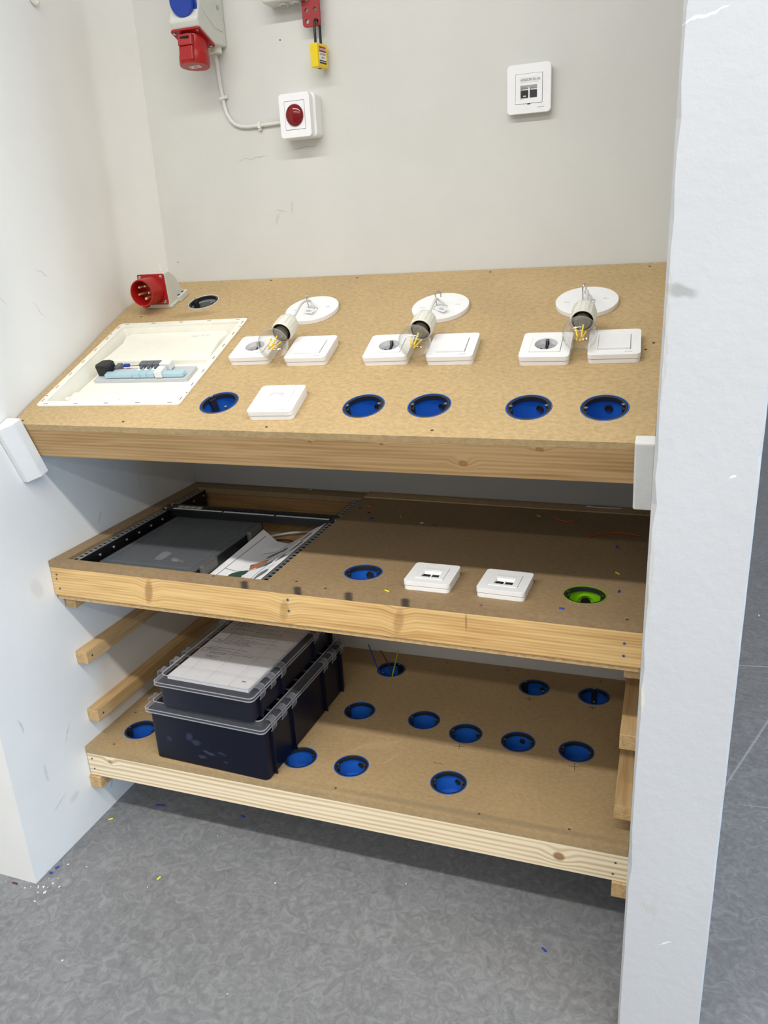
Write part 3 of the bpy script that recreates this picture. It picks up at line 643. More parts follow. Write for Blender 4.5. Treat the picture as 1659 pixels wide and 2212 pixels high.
    if tagpos:
        tx, ty, tr = tagpos
        Tt = Matrix.Translation((tx, ty, 0.017)) @ Matrix.Rotation(math.radians(tr), 4, 'Z') @ Matrix.Rotation(0.5, 4, 'X')
        MB().box(-0.011, 0.011, -0.006, 0.006, -0.0002, 0.0002, T=Tt).box(-0.007, 0.007, 0.000, 0.001, 0.0002, 0.0003, 1, Tt).box(-0.007, 0.005, -0.0025, -0.0015, 0.0002, 0.0003, 1, Tt).build('paper_tag', ['label', 'inkgrey'], e)
    return e
lamp(0.4740, 0.4510, (0.4850, 0.2330, 0.0425), (0.4855, 0.335, 0.0450), 'round white lamp fitting with clear bulb, leftmost of the three on the sloped board', 100, (0.006, -0.028, -15))
lamp(0.7630, 0.4465, (0.7715, 0.2360, 0.0425), (0.7715, 0.336, 0.0450), 'round white lamp fitting with clear bulb, middle of the three on the sloped board', 15, (0.012, -0.030, -35))
lamp(1.0530, 0.4540, (1.0625, 0.2560, 0.0430), (1.0615, 0.358, 0.0480), 'round white lamp fitting with clear bulb, rightmost of the three on the sloped board', 60, None)

# ---------------------------------------------------------------- flush fuse box
e = empty('fuse_box', on(Ftop, 0.0146, 0.0611, 0, 2.6), 'cream flush fuse box tray without cover, sunk in the left of the sloped board', 'fuse box')
w, l = 0.330, 0.349
fl = MB().prism(rrect(0, w, 0, l, 0.008), 0.0002, 0.0035, 0, [rrect(0.016, w-0.016, 0.016, l-0.016, 0.006)[::-1]])
fl.build('rim', 'cream', e, bevel=0.0008)
sl = MB()
for i in range(5):
    for yy in (0.006, l-0.006): sl.box(0.016+i*0.0715, 0.026+i*0.0715, yy-0.0008, yy+0.0008, 0.0035, 0.0038)
for i in range(7):
    for xx in (0.006, w-0.006): sl.box(xx-0.0008, xx+0.0008, 0.014+i*0.0515, 0.025+i*0.0515, 0.0035, 0.0038)
sl.build('slot', 'screwhole', e)
# tray: sloping walls and floor
o1, o2, dp = 0.0155, 0.023, -0.040
t = MB(); P0 = rrect(o1, w-o1, o1, l-o1, 0.006); P1 = rrect(o2, w-o2, o2+0.004, l-o2, 0.006); n_ = len(P0)
t.add([(x, y, 0.001) for x, y in P0]+[(x, y, dp) for x, y in P1], [(i, (i+1) % n_, n_+(i+1) % n_, n_+i) for i in range(n_)]+[tuple(n_+i for i in range(n_))])
t.f[:n_] = [tuple(reversed(f)) for f in t.f[:n_]]
t.build('tray', 'cream', e)
t = MB().prism([(0.022, 0.203), (0.296, 0.203), (0.288, 0.235), (0.283, 0.285), (0.290, 0.318), (0.276, 0.330), (0.034, 0.330), (0.024, 0.315), (0.034, 0.285), (0.030, 0.24)], dp, -0.013)
t.build('upper_panel', 'cream', e, bevel=0.004)
t = MB().box(0.032, 0.286, 0.048, 0.082, dp, -0.016).box(0.036, 0.280, 0.082, 0.098, dp, -0.021)
t.build('lower_trough', 'cream', e, bevel=0.003)
MB().prism(circ(0.036, 0.052, 0.006, 20), -0.02, -0.0125).build('corner_post', 'cream', e, bevel=0.001)
MB().prism(rrect(0.262, 0.302, 0.034, 0.088, 0.015), -0.03, -0.012).build('corner_scoop', 'cream', e, bevel=0.003)
MB().prism([(0.135, 0.020), (0.170, 0.020), (0.175, 0.034), (0.128, 0.034)], -0.012, -0.004).build('catch', 'cream', e, bevel=0.0006)
text_part('embossed_mark', 'hager IP 30', 0.010, 'socketgrey', e, (0.225, 0.305, -0.0129), ext=0.0002)
for q in ((0.003, 0.036), (0.003, l-0.05), (w-0.004, 0.04), (w-0.004, l-0.04)): screw_at(e, q[0]+0.001, q[1], 0.0036, 0.0016, 'screwhole')
# module row
dy0, dz = 0.131, -0.028
MB().prism([(0.026, 0.092), (0.300, 0.092), (0.296, 0.215), (0.034, 0.215)], dp, -0.0262).build('mounting_plate', 'cream', e, bevel=0.002)
dr = MB().box(0.048, 0.274, dy0, dy0+0.050, -0.0262, dz+0.010)
dr.build('module_carrier', 'palegrey', e, bevel=0.001)
MB().box(0.078, 0.146, dy0+0.002, dy0+0.017, dz+0.012, dz+0.021).build('aqua_cover', 'aqua', e, bevel=0.0015, label='translucent aqua terminal cover')
for k in range(3): MB().box(0.147+k*0.0175, 0.1635+k*0.0175, dy0+0.001, dy0+0.018, dz+0.012, dz+0.022).build('aqua_cover', 'aqua', e, bevel=0.0015, label='translucent aqua terminal cover')
MB().box(0.219, 0.266, dy0+0.002, dy0+0.017, dz+0.012, dz+0.021).build('aqua_cover', 'aqua', e, bevel=0.0015, label='translucent aqua terminal cover')
MB().box(0.078, 0.146, dy0+0.019, dy0+0.032, dz+0.012, dz+0.017).build('neutral_bar', 'palegrey', e, bevel=0.001)
for k in range(3):
    br = MB().box(0.147+k*0.0172, 0.1635+k*0.0172, dy0+0.034, dy0+0.050, dz+0.012, dz+0.026); o_ = br.build('breaker', 'darkgrey', e, bevel=0.001)
    MB().box(0.149+k*0.0172, 0.1605+k*0.0172, dy0+0.019, dy0+0.032, dz+0.012, dz+0.021).build('breaker_face', 'label', o_, bevel=0.001)
    MB().box(0.1565+k*0.0172, 0.1605+k*0.0172, dy0+0.021, dy0+0.030, dz+0.021, dz+0.025).build('toggle', 'darkgrey', o_, bevel=0.0006)
MB().box(0.201, 0.218, dy0+0.000, dy0+0.026, dz+0.012, dz+0.026).build('bell_relay', 'label', e, bevel=0.001)
MB().box(0.199, 0.224, dy0+0.030, dy0+0.050, dz+0.012, dz+0.028).build('relay_head', 'label', e, bevel=0.002)
MB().box(0.086, 0.098, dy0+0.030, dy0+0.050, dz+0.012, dz+0.022).build('terminal_block', 'darkgrey', e, bevel=0.001)
MB().tube([(0.106, dy0+0.042, dz+0.02), (0.118, dy0+0.042, dz+0.02)], 0.004, 12).build('blue_sleeve', 'bluep', e)
MB().tube([(0.098, dy0+0.050, dz+0.014), (0.15, dy0+0.051, dz+0.014)], 0.0008, 6).build('link_wire', 'bluep', e)
MB().prism([(0.040, 0.010), (0.046, 0.0), (0.070, 0.0), (0.080, 0.010), (0.078, 0.026), (0.066, 0.032), (0.048, 0.030)], dz+0.010, dz+0.034, 0, T=Matrix.Translation((0.008, dy0+0.014, 0))).build('black_plug', 'black', e, bevel=0.003)

# ---------------------------------------------------------------- red appliance inlet on the board
e = empty('red_inlet_plug', on(Ftop, 0.0, 0.49, 0), 'red five-pin power inlet in a light grey housing, back left of the sloped board', 'power inlet')
pr = [(0.0, 0.0), (0.0, 0.010), (0.020, 0.079), (0.040, 0.076), (0.056, 0.058), (0.064, 0.030), (0.066, 0.018), (0.072, 0.016), (0.072, 0.0)]
RX = Matrix(((0, 0, 1, 0), (1, 0, 0, 0), (0, 1, 0, 0), (0, 0, 0, 1)))   # prism (a,b,z) -> (z, a, b)
MB().prism(pr, 0.017, 0.0905, T=RX).build('housing', 'greybody', e, bevel=0.004, seg=3)
MB().box(0.014, 0.0935, 0.002, 0.078, 0.0, 0.007).build('base', 'greybody', e, bevel=0.002)
MB().box(0.0905, 0.1005, 0.034, 0.074, 0.0, 0.014).build('foot', 'greybody', e, bevel=0.002)
for yy in (0.042, 0.060): MB().prism([(0.0935+p[0], yy+p[1]) for p in circ(0, 0, 0.0022, 12, 0.005)], 0.0141, 0.0145).build('fixing_hole', 'hole', e)
MB().tube([(0.060, 0.050, 0.068), (0.060, 0.056, 0.088), (0.064, 0.056, 0.088), (0.064, 0.050, 0.068)], 0.0012, 8).build('latch', 'label', e)
lean = math.atan2(0.020, 0.069)
Pm = Matrix.Translation((0.0535, 0.0105-0.001, 0.0445)) @ Matrix.Rotation(math.pi/2-lean, 4, 'X')  # local z = outward normal
pf = MB().prism(rrect(-0.0365, 0.0365, -0.035, 0.035, 0.004), 0.0, 0.004, T=Pm).build('flange', 'red', e, bevel=0.0008)
for sx, sy in ((-1, 1), (1, 1), (1, -1), (-1, -1)):
    q = MB().lathe([(0.0042, 0.004), (0.0042, 0.0055), (0.0030, 0.0062)], 14, T=Pm @ Matrix.Translation((sx*0.029, sy*0.028, 0)))
    q.box(-0.0025, 0.0025, -0.0005, 0.0005, 0.0062, 0.0064, 1, Pm @ Matrix.Translation((sx*0.029, sy*0.028, 0))).build('screw', ['steel', 'hole'], e, smooth=True)
Pc = Pm @ Matrix.Translation((0.0, -0.001, 0))
c = MB().lathe([(0.0325, 0.004), (0.0305, 0.010), (0.0305, 0.046), (0.0300, 0.048), (0.0275, 0.048), (0.0268, 0.046), (0.0268, 0.010), (0.0001, 0.010)], 48, cap1=False, T=Pc)
c.build('collar', 'red', e, smooth=True)
MB().box(-0.004, 0.004, -0.0345, -0.030, 0.030, 0.048, T=Pc).build('key_rib', 'red', e, bevel=0.001)
for k, (px, py) in enumerate([(-0.009, 0.012), (0.007, 0.014), (0.015, -0.001), (0.004, -0.014), (-0.012, -0.004)]):
    r_ = 0.0036 if k == 3 else 0.0027
    MB().lathe([(r_, 0.010), (r_, 0.040), (r_*0.6, 0.042)], 12, T=Pc @ Matrix.Translation((px, py, 0))).build('pin', 'brass', e, smooth=True)

# ================================================================ BACK WALL DEVICES
# combined socket outlet
e = empty('wall_socket_box', Matrix.Translation((0, 0, 0)), 'light grey industrial socket box with a blue and a red outlet on the back wall', 'industrial socket')
PX = Matrix(((0, 0, 1, 0), (1, 0, 0, 0), (0, 1, 0, 0), (0, 0, 0, 1)))
pr = [(-0.0008, 1.693), (-0.052, 1.690), (-0.110, 1.713), (-0.116, 1.727), (-0.103, 1.762), (-0.095, 1.86), (-0.0008, 1.88)]
MB().prism(pr, 0.1625, 0.2325, T=PX).build('housing', 'greybody', e, bevel=0.004, seg=3)
MB().prism([(-0.012, 1.720), (-0.048, 1.722), (-0.088, 1.745), (-0.084, 1.87), (-0.012, 1.87)], 0.2325, 0.2335, T=PX).build('side_panel', 'greybody', e, bevel=0.0009)
MB().lathe([(0.0055, 0), (0.0045, 0.001), (0.003, 0.0008)], 14, T=Matrix.Translation((0.2337, -0.028, 1.764)) @ Matrix.Rotation(math.pi/2, 4, 'Y')).build('screw', 'zinc', e)
MB().lathe([(0.014, 1.680), (0.014, 1.692), (0.014, 1.695)], 20, T=Matrix.Translation((0.212, -0.018, 0))).build('cable_gland', 'warmwhite', e, smooth=True)
# blue outlet
Tb = Matrix.Translation((0.2035, -0.1055, 1.760)) @ Matrix.Rotation(math.radians(90+18), 4, 'X')
MB().prism(rrect(-0.027, 0.027, -0.032, 0.034, 0.005), 0.0, 0.006, T=Tb @ Matrix.Translation((0, 0, 0.002))).build('blue_flange', 'bluep', e, bevel=0.001)
MB().lathe([(0.0265, 0.006), (0.0265, 0.016), (0.0245, 0.0185)], 40, T=Tb @ Matrix.Translation((-0.003, 0.002, 0))).build('blue_lid', 'bluep', e, smooth=True)
for sx in (-1, 1): MB().lathe([(0.0032, 0.008), (0.0032, 0.0095), (0.0022, 0.010)], 12, T=Tb @ Matrix.Translation((sx*0.021, -0.026, 0))).build('screw', 'steel', e, smooth=True)
# red outlet on the slanted underside
u = Vector((0, 0.058, -0.023)).normalized(); nrm = Vector((0, -0.3686, -0.9296)).normalized()
C0 = Vector((0.1975, -0.0815, 1.7015))
Rm = Matrix(((1, u.x, nrm.x, C0.x), (0, u.y, nrm.y, C0.y), (0, u.z, nrm.z, C0.z), (0, 0, 0, 1)))
MB().prism(rrect(-0.0355, 0.0355, -0.034, 0.034, 0.005), 0.0005, 0.005, T=Rm).build('red_flange', 'red', e, bevel=0.001)
for sx in (-1, 1):
    for sy in (-1, 1): MB().lathe([(0.0032, 0.005), (0.0032, 0.0065), (0.002, 0.007)], 12, T=Rm @ Matrix.Translation((sx*0.028, sy*0.027, 0))).build('screw', 'steel', e, smooth=True)
Rc = Rm @ Matrix.Translation((-0.001, 0.001, 0)) @ Matrix.Rotation(math.radians(-16), 4, 'X')
MB().lathe([(0.0300, 0.000), (0.0305, 0.026), (0.0312, 0.027), (0.0314, 0.036), (0.0325, 0.037), (0.0325, 0.054), (0.0310, 0.0565)], 44, T=Rc).build('red_cap', 'red', e, smooth=True)
MB().prism([(-0.019, -0.012), (0.019, -0.012), (0.016, -0.034), (-0.016, -0.037)], 0.002, 0.024, T=Rc).prism([(-0.018, -0.020), (0.018, -0.020), (0.0165, -0.0335), (-0.0165, -0.0335)], 0.024, 0.052, T=Rc).build('red_hinge', 'red', e, bevel=0.002)
MB().box(-0.010, 0.010, -0.0373, -0.030, 0.007, 0.011, T=Rc).build('hinge_slot', 'hole', e)
lb = MB().box(-0.013, 0.013, -0.007, 0.008, 0.0565, 0.0568, T=Rc); lb.build('rating_label', 'label', e)
o_ = text_part('printed_mark', 'MENNEKES', 0.0042, 'ink', e, (0, 0, 0)); o_.matrix_local = Rc @ Matrix.Translation((-0.001, -0.003, 0.0570)) @ Matrix.Rotation(math.pi, 4, 'Z') @ Matrix.Rotation(math.pi, 4, 'Z')
o_ = text_part('printed_mark', '400V CE', 0.0042, 'ink', e, (0, 0, 0)); o_.matrix_local = Rc @ Matrix.Translation((0.002, 0.003, 0.0570))

# cable and clips
pts = [(0.2085, -0.018, 1.684), (0.2070, -0.008, 1.665), (0.2062, -0.005, 1.642), (0.208, -0.005, 1.615), (0.2110, -0.005, 1.595), (0.2130, -0.005, 1.575), (0.2175, -0.005, 1.5595), (0.226, -0.005, 1.545), (0.236, -0.005, 1.536), (0.249, -0.005, 1.531), (0.265, -0.005, 1.5285), (0.2915, -0.005, 1.5285), (0.32, -0.005, 1.5290), (0.3725, -0.006, 1.530)]
cb = MB().tube(pts, 0.0042, 12).build('cable', 'whitewire', smooth=True, angle=3.1); tag(cb, 'white cable curving down the back wall to the white box with the red lens', 'cable')
for (x, z, a), lab in zip([(0.2117, 1.5925, -12), (0.2985, 1.5285, 90)], ['small white cable clip on the vertical run of the wall cable', 'small white cable clip on the wall cable near the red lens box']):
    Tm = Matrix.Translation((x, -0.0005, z)) @ Matrix.Rotation(math.radians(a), 4, 'Y')
    o = MB().box(-0.0065, 0.0065, -0.0112, -0.0005, -0.0035, 0.0035, T=Tm).box(0.005, 0.0105, -0.008, -0.0005, -0.0035, 0.0035, T=Tm).build('cable_clip', 'warmwhite', bevel=0.0012); tag(o, lab, 'cable clip', 'cable clips on the back wall')
# red call lamp
e = empty('call_light', Matrix.Translation((0.4085, 0, 1.5345)) @ Matrix.Rotation(math.pi/2, 4, 'X'), 'white surface box with a round red lens on the back wall', 'signal lamp')
MB().prism(rrect(-0.0425, 0.0425, -0.0435, 0.0435, 0.008), 0.0, 0.034).build('surface_box', 'white', e, bevel=0.001)
MB().prism(rrect(-0.0355, 0.0355, -0.043, 0.043, 0.007), 0.034, 0.0342).build('joint', 'slotgrey', e)
ob = MB().prism(rrect(-0.0365, 0.0365, -0.0435, 0.0435, 0.007), 0.0342, 0.050, 0, [rrect(-0.024, 0.024, -0.0285, 0.0285, 0.001, 2)[::-1]]).build('cover_frame', 'white', e, bevel=0.002)
MB().box(-0.0243, 0.0243, -0.0288, 0.0288, 0.036, 0.0485).build('gap', 'white_gap', e)
MB().box(-0.0232, 0.0232, -0.0277, 0.0277, 0.0485, 0.0505).build('insert', 'white', e, bevel=0.0004)
R_ = 0.0205
MB().lathe([(R_, 0.0505), (R_, 0.0525)]+[(R_*math.cos(math.pi/2*i/8)*0.98+0.0001, 0.0525+0.0085*math.sin(math.pi/2*i/8)) for i in range(1, 9)], 40, T=Matrix.Scale(1.07, 4, (0, 1, 0))).build('red_lens', 'redlens', e, smooth=True, angle=1.2, label='domed red lens')

# grey box, hasp, padlock
e = empty('cable_box', Matrix.Translation((0, 0, 0)), 'light grey surface box with cable entries underneath, cut by the top of the picture', 'junction box')
MB().prism(rrect(0.350, 0.445, -0.048, -0.0005, 0.006), 1.752, 1.84).build('body', 'greybody', e, bevel=0.006, seg=3)
for x in (0.392, 0.421): MB().lathe([(0.0100, 1.7475), (0.0105, 1.7520)], 20, T=Matrix.Translation((x, -0.026, 0))).lathe([(0.007, 1.7472), (0.007, 1.7476)], 16, 1, Matrix.Translation((x, -0.026, 0))).build('cable_entry', ['greybody', 'slotgrey'], e, smooth=True)
hasp = [(0.4325+0.006, 1.7010), (0.4715-0.006, 1.7010)]
ol = rrect(0.4325, 0.4725, 1.7015, 1.84, 0.007)
hl = [circ(x, z, 0.0042, 20) for x in (0.4430, 0.4620) for z in (1.7120, 1.7325, 1.7530, 1.7735)]
FX = Matrix(((1, 0, 0, 0), (0, 0, -1, 0), (0, 1, 0, 0), (0, 0, 0, 1)))   # prism (x,z,t) -> (x,-t,z)
o = MB().prism(ol, 0.021, 0.026, 0, [h_[::-1] for h_ in hl], T=FX).build('lockout_hasp', 'redhasp', bevel=0.0008)
tag(o, 'red steel lockout hasp with rows of round holes, hanging on the back wall', 'lockout hasp')
e = empty('padlock', Matrix.Translation((0.4655, -0.028, 1.6445)) @ Matrix.Rotation(math.radians(78), 4, 'Z'), 'yellow safety padlock with a black shackle and red danger label, hanging from the red hasp', 'padlock')
MB().box(-0.019, 0.019, -0.0095, 0.0095, -0.0225, 0.0225).build('body', 'yellow', e, bevel=0.0018)
sh = [(-0.0095, 0, 0.02), (-0.0095, 0, 0.058)]+[(-0.0095*math.cos(math.pi*i/8), 0, 0.058+0.0095*math.sin(math.pi*i/8)) for i in range(1, 8)]+[(0.0095, 0, 0.058), (0.0095, 0, 0.02)]
MB().tube(sh, 0.0028, 10).build('shackle', 'black', e, smooth=True)
for nm, z0, z1, mm in (('red_label', 0.006, 0.0165, 'redink'), ('white_label', -0.009, 0.006, 'label'), ('black_label', -0.0155, -0.009, 'ink')):
    MB().box(-0.012, 0.012, -0.0098, -0.0095, z0, z1).build(nm, mm, e)
# label faces the room on the padlock's wide side
for body, z, s_, mm in (('DANGER', 0.0112, 0.0062, 'label'), ('LOCKED', 0.0020, 0.0052, 'ink'), ('OUT', -0.0045, 0.0052, 'ink'), ('DO NOT REMOVE', -0.0123, 0.0030, 'label')):
    text_part('lettering', body, s_, mm, e, (0, -0.0099, z), (math.pi/2, 0, 0))
MB().lathe([(0.004, -0.0229), (0.004, -0.0226)], 14).build('keyway', 'hole', e)

# ring hook at the very top of the left wall
o = MB().lathe([(0.011, 0), (0.0125, 0.0015), (0.012, 0.004), (0.009, 0.005), (0.006, 0.0035)], 28, T=Matrix.Translation((-0.0255, -0.297, 1.756)) @ Matrix.Rotation(math.pi/2, 4, 'Y')).build('cable_grommet', 'warmwhite', smooth=True)
tag(o, 'small round white grommet on the left wall at the top edge of the picture', 'grommet')

# ================================================================ MIDDLE SHELF
MS = [(0.6775, -0.4788, 8), (1.0959, -0.4820, -4)]
mid = empty('middle_shelf', Fmid, 'middle wooden shelf with an open rack bay at left and bare fibreboard at right', 'shelf')
yf, yb = -0.5766, -0.0015
op = [(0.034, -0.5575), (0.510, -0.5575), (0.510, -0.046), (0.034, -0.046)]
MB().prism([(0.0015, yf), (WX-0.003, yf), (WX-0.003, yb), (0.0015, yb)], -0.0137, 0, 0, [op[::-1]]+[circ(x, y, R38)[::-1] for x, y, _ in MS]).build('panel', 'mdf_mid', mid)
MB().box(0.512, WX-0.003, -0.043, yb, 0.0001, 0.0030).build('back_strip', 'mdf_strip', mid)
MB().box(0.0015, WX-0.002, yf+0.0005, yf+0.027, -0.079, -0.0139).build('front_rail', 'rail_mid', mid, bevel=0.0012)
MB().box(0.003, 0.032, yf+0.028, -0.033, -0.079, -0.0139).build('side_rail', 'timber', mid)
MB().box(0.003, 0.60, -0.032, -0.003, -0.079, -0.0139).build('back_rail', 'timber', mid)
MB().box(0.528, 0.556, yf+0.028, -0.033, -0.079, -0.0139).build('cross_rail', 'timber', mid)
MB().box(0.006, WX-0.003, yf+0.004, -0.004, -0.0885, -0.0795).build('bottom_sheet', 'batten', mid, bevel=0.0006)
for x, y in [(0.012, -0.566), (0.395, -0.565), (0.635, -0.566), (0.568, -0.55), (0.93, -0.566), (1.172, -0.562)]: screw_at(mid, x, y, 0.0, 0.0033, 'zinc')
for x, z in [(0.016, -0.030), (0.014, -0.040), (0.018, -0.062), (0.56, -0.027), (0.56, -0.050), (1.17, -0.036), (1.17, -0.059)]: screw_at(mid, x, yf+0.0004, z, 0.0032, 'zinc', flip=(math.pi/2, 0, 0))
round_box(Fmid, MS[0][0], MS[0][1], 6, 'blue round box in the middle shelf, left of the data sockets', knock=((90, -0.021), (53, -0.021)), kr=0.008)
round_box(Fmid, MS[1][0], MS[1][1], -5, 'bright green round box in the middle shelf at right', 'greenbox', None, group='round junction boxes of other colours', lump=True)

# rack rails in the bay
def rack_rail(x0, sgn, label):
    e = empty('rack_rail', on(Fmid, x0, 0, -0.0050), label, 'rack rail', 'rack rails in the middle shelf')
    y0, y1 = -0.553, -0.048; hs = []
    k = int((y1-y0)/0.0155)
    for i in range(k):
        a = y0+0.006+i*0.0155; hs.append([(sgn*0.004, a), (sgn*0.013, a), (sgn*0.013, a+0.0085), (sgn*0.004, a+0.0085)][::(1 if sgn > 0 else -1)][::-1])
    poly = [(0, y0), (sgn*0.017, y0), (sgn*0.017, y1), (0, y1)]
    if sgn < 0: poly = poly[::-1]
    MB().prism(poly, -0.0015, 0.0, 0, hs).build('slotted_face', 'zinc', e)
    a, b_ = sorted((sgn*0.0172, sgn*0.0195))
    MB().box(a, b_, y0, y1, -0.045, -0.0005).build('web', 'black', e)
    a, b_ = sorted((0, sgn*0.017))
    MB().box(a, b_, y0, y1, -0.0075, -0.0060).build('backing', 'black', e)
    for i in range(11):
        yy = y0+0.022+i*0.047
        MB().lathe([(0.0032, 0), (0.0032, 0.002), (0.002, 0.003)], 12, T=Matrix.Translation((sgn*0.0195, yy, -0.013)) @ Matrix.Rotation(sgn*math.pi/2, 4, 'Y')).build('rail_screw', 'zinc', e, smooth=True)
    return e
rack_rail(0.0375, 1, 'slotted black and zinc rack rail along the left side of the rack bay')
rack_rail(0.5085, -1, 'slotted black and zinc rack rail along the right side of the rack bay')
# patch panel
e = empty('patch_panel', on(Fmid, 0.0, -0.222, -0.0048, 0.5), 'black network patch panel spanning the rack bay, with white label strips', 'patch panel')
MB().box(0.040, 0.514, 0.0, 0.044, 0.0002, 0.0030).build('face_plate', 'black', e, bevel=0.0006)
MB().box(0.064, 0.496, 0.003, 0.044, -0.014, 0.0002).build('housing', 'black', e)
MB().box(0.066, 0.494, 0.001, 0.014, 0.0030, 0.0045).build('label_ledge', 'black', e, bevel=0.001)
for i in range(3): MB().box(0.070+i*0.142, 0.070+i*0.142+0.136, 0.004, 0.0105, 0.0045, 0.0050).build('label_strip', 'label', e)
for i in range(4): MB().box(0.073+i*0.0175, 0.087+i*0.0175, 0.019, 0.031, 0.0030, 0.0042).build('port_label', 'label', e)
for i in range(20): MB().box(0.145+i*0.0173, 0.158+i*0.0173, 0.019, 0.033, 0.0030, 0.0042).build('port', 'blackring', e)
for x in (0.0465, 0.5075):
    for y in (0.008, 0.036): MB().lathe([(0.0055, 0.003), (0.0055, 0.005), (0.0035, 0.0065)], 16, T=Matrix.Translation((x, y, 0))).build('mounting_screw', 'steel', e, smooth=True)
# organizer case
e = empty('parts_organizer', on(Fmid, 0.072, -0.5125, -0.0793, 0), 'flat smoky transparent parts case with compartments lying in the rack bay', 'organizer case')
ow, od, oh = 0.236, 0.322, 0.0585
MB().box(0.003, ow-0.003, 0.003, od-0.003, 0.0, 0.004).build('tray_floor', 'blackring', e)
wl_ = MB()
wl_.box(0.003, 0.006, 0.003, od-0.003, 0.004, oh-0.008).box(ow-0.006, ow-0.003, 0.003, od-0.003, 0.004, oh-0.008).box(0.006, ow-0.006, 0.003, 0.006, 0.004, oh-0.008).box(0.006, ow-0.006, od-0.006, od-0.003, 0.004, oh-0.008)
wl_.build('tray_wall', 'smoke_dark', e)
dv = MB()
for i in range(1, 4): dv.box(0.006+i*0.056, 0.0075+i*0.056, 0.006, od-0.006, 0.004, oh-0.012)
for j in range(1, 5): dv.box(0.006, ow-0.006, j*0.062, j*0.062+0.0015, 0.004, oh-0.012)
dv.build('divider', 'smoke_dark', e)
MB().prism(rrect(0.0, ow, 0.0, od, 0.008), oh-0.008, oh-0.0015).build('lid', 'smoke', e, bevel=0.002)
MB().prism(rrect(0.012, ow-0.012, 0.012, od-0.012, 0.006), oh-0.0015, oh, 0, [rrect(0.015, ow-0.015, 0.015, od-0.015, 0.005)[::-1]]).build('lid_ridge', 'smoke', e)
for y in (0.030, 0.235): MB().box(ow-0.002, ow+0.010, y, y+0.058, oh-0.026, oh-0.001).build('clasp', 'clip_grey', e, bevel=0.003)
bg_ = MB().grid(lambda u, v: (0.070+u*0.062+0.010*v, 0.095+v*0.05, oh-0.030+0.009*math.sin(3*u+2*v)+0.004*math.sin(9*u*v)), 8, 8, thick=0.006).build('parts_bag', 'label', e)
# papers
BK = [(0.0, 0.321, -0.222, -0.034), (0.25, 0.363, -0.236, -0.056), (0.42, 0.391, -0.232, -0.061), (0.56, 0.413, -0.216, -0.051), (0.76, 0.444, -0.200, -0.031), (1.0, 0.484, -0.199, -0.007)]
FR = [(0.0, 0.322, -0.551, -0.046), (0.25, 0.362, -0.551, -0.046), (0.42, 0.392, -0.551, -0.042), (0.56, 0.417, -0.551, -0.036), (0.76, 0.452, -0.551, -0.026), (1.0, 0.487, -0.551, -0.014)]
def interp(T_, u):
    u = max(0.0, min(1.0, u))
    for p, q in zip(T_, T_[1:]):
        if u <= q[0]:
            t = (u-p[0])/(q[0]-p[0]); t = t*0.6+0.4*t*t*(3-2*t)
            return [p[i]+(q[i]-p[i])*t for i in (1, 2, 3)]
def sheet(u, v, lift=0.0):
    a_, b_ = interp(FR, u), interp(BK, u)
    return (a_[0]+(b_[0]-a_[0])*v, a_[1]+(b_[1]-a_[1])*v, a_[2]+(b_[2]-a_[2])*v**1.5+lift)
e = empty('instruction_sheet', Fmid, 'crumpled paper sheet printed with green and orange drawings, lying in the rack bay', 'paper sheet')
MB().grid(lambda u, v: sheet(u, v), 24, 20, thick=0.0004).build('page', 'paper', e, smooth=True)
pg = MB()
def blob(cu, cv, ru, rv, mi, rot=0.0, n=16):
    pts = []; ru *= 1.25; rv *= 1.4
    for i in range(n):
        k = 1+0.12*math.sin(5*i+ru*90); a = 2*math.pi*i/n; du, dv_ = k*ru*math.cos(a), k*rv*math.sin(a)
        pts.append(sheet(cu+du*math.cos(rot)-dv_*math.sin(rot), cv+du*math.sin(rot)+dv_*math.cos(rot), 0.0007))
    pg.add(pts, [tuple(range(n))], mi)
for a in [(0.36, 0.30, 0.09, 0.055, 0, 0.3), (0.47, 0.47, 0.085, 0.05, 1, 0.2), (0.42, 0.49, 0.05, 0.03, 0, 0.2), (0.60, 0.42, 0.08, 0.03, 2, 0.3), (0.66, 0.40, 0.04, 0.02, 0, 0.1), (0.40, 0.14, 0.085, 0.022, 0, -0.1), (0.26, 0.14, 0.02, 0.02, 0, 0), (0.18, 0.14, 0.018, 0.012, 0, 0),
          (0.52, 0.66, 0.08, 0.035, 2, 0.2), (0.62, 0.68, 0.03, 0.03, 0, 0.8), (0.55, 0.12, 0.05, 0.02, 2, 0.5), (0.78, 0.20, 0.06, 0.04, 2, 0.9), (0.80, 0.45, 0.05, 0.025, 2, 0.8), (0.86, 0.62, 0.02, 0.06, 2, -0.3), (0.84, 0.80, 0.025, 0.05, 1, -0.3), (0.45, 0.25, 0.012, 0.012, 0, 0), (0.50, 0.20, 0.02, 0.012, 0, 0.6)]: blob(*a)
def line(u0, v0, u1, v1, wd=0.004):
    n = 10; dx, dy = u1-u0, v1-v0; L = math.hypot(dx, dy); nx, ny = -dy/L*wd, dx/L*wd; A = []; B = []
    for i in range(n+1):
        t = i/n; u_, v_ = u0+dx*t, v0+dy*t; A.append(sheet(u_+nx, v_+ny, 0.0006)); B.append(sheet(u_-nx, v_-ny, 0.0006))
    pg.add(A+B, [(i, i+1, n+2+i, n+1+i) for i in range(n)], 3)
for a in [(0.10, 0.08, 0.10, 0.95), (0.68, 0.04, 0.68, 0.97), (0.10, 0.37, 0.68, 0.37), (0.10, 0.07, 0.68, 0.05), (0.3, 0.08, 0.42, 0.26), (0.5, 0.4, 0.56, 0.56), (0.3, 0.72, 0.6, 0.86), (0.72, 0.1, 0.82, 0.34), (0.74, 0.5, 0.84, 0.58)]: line(*a)
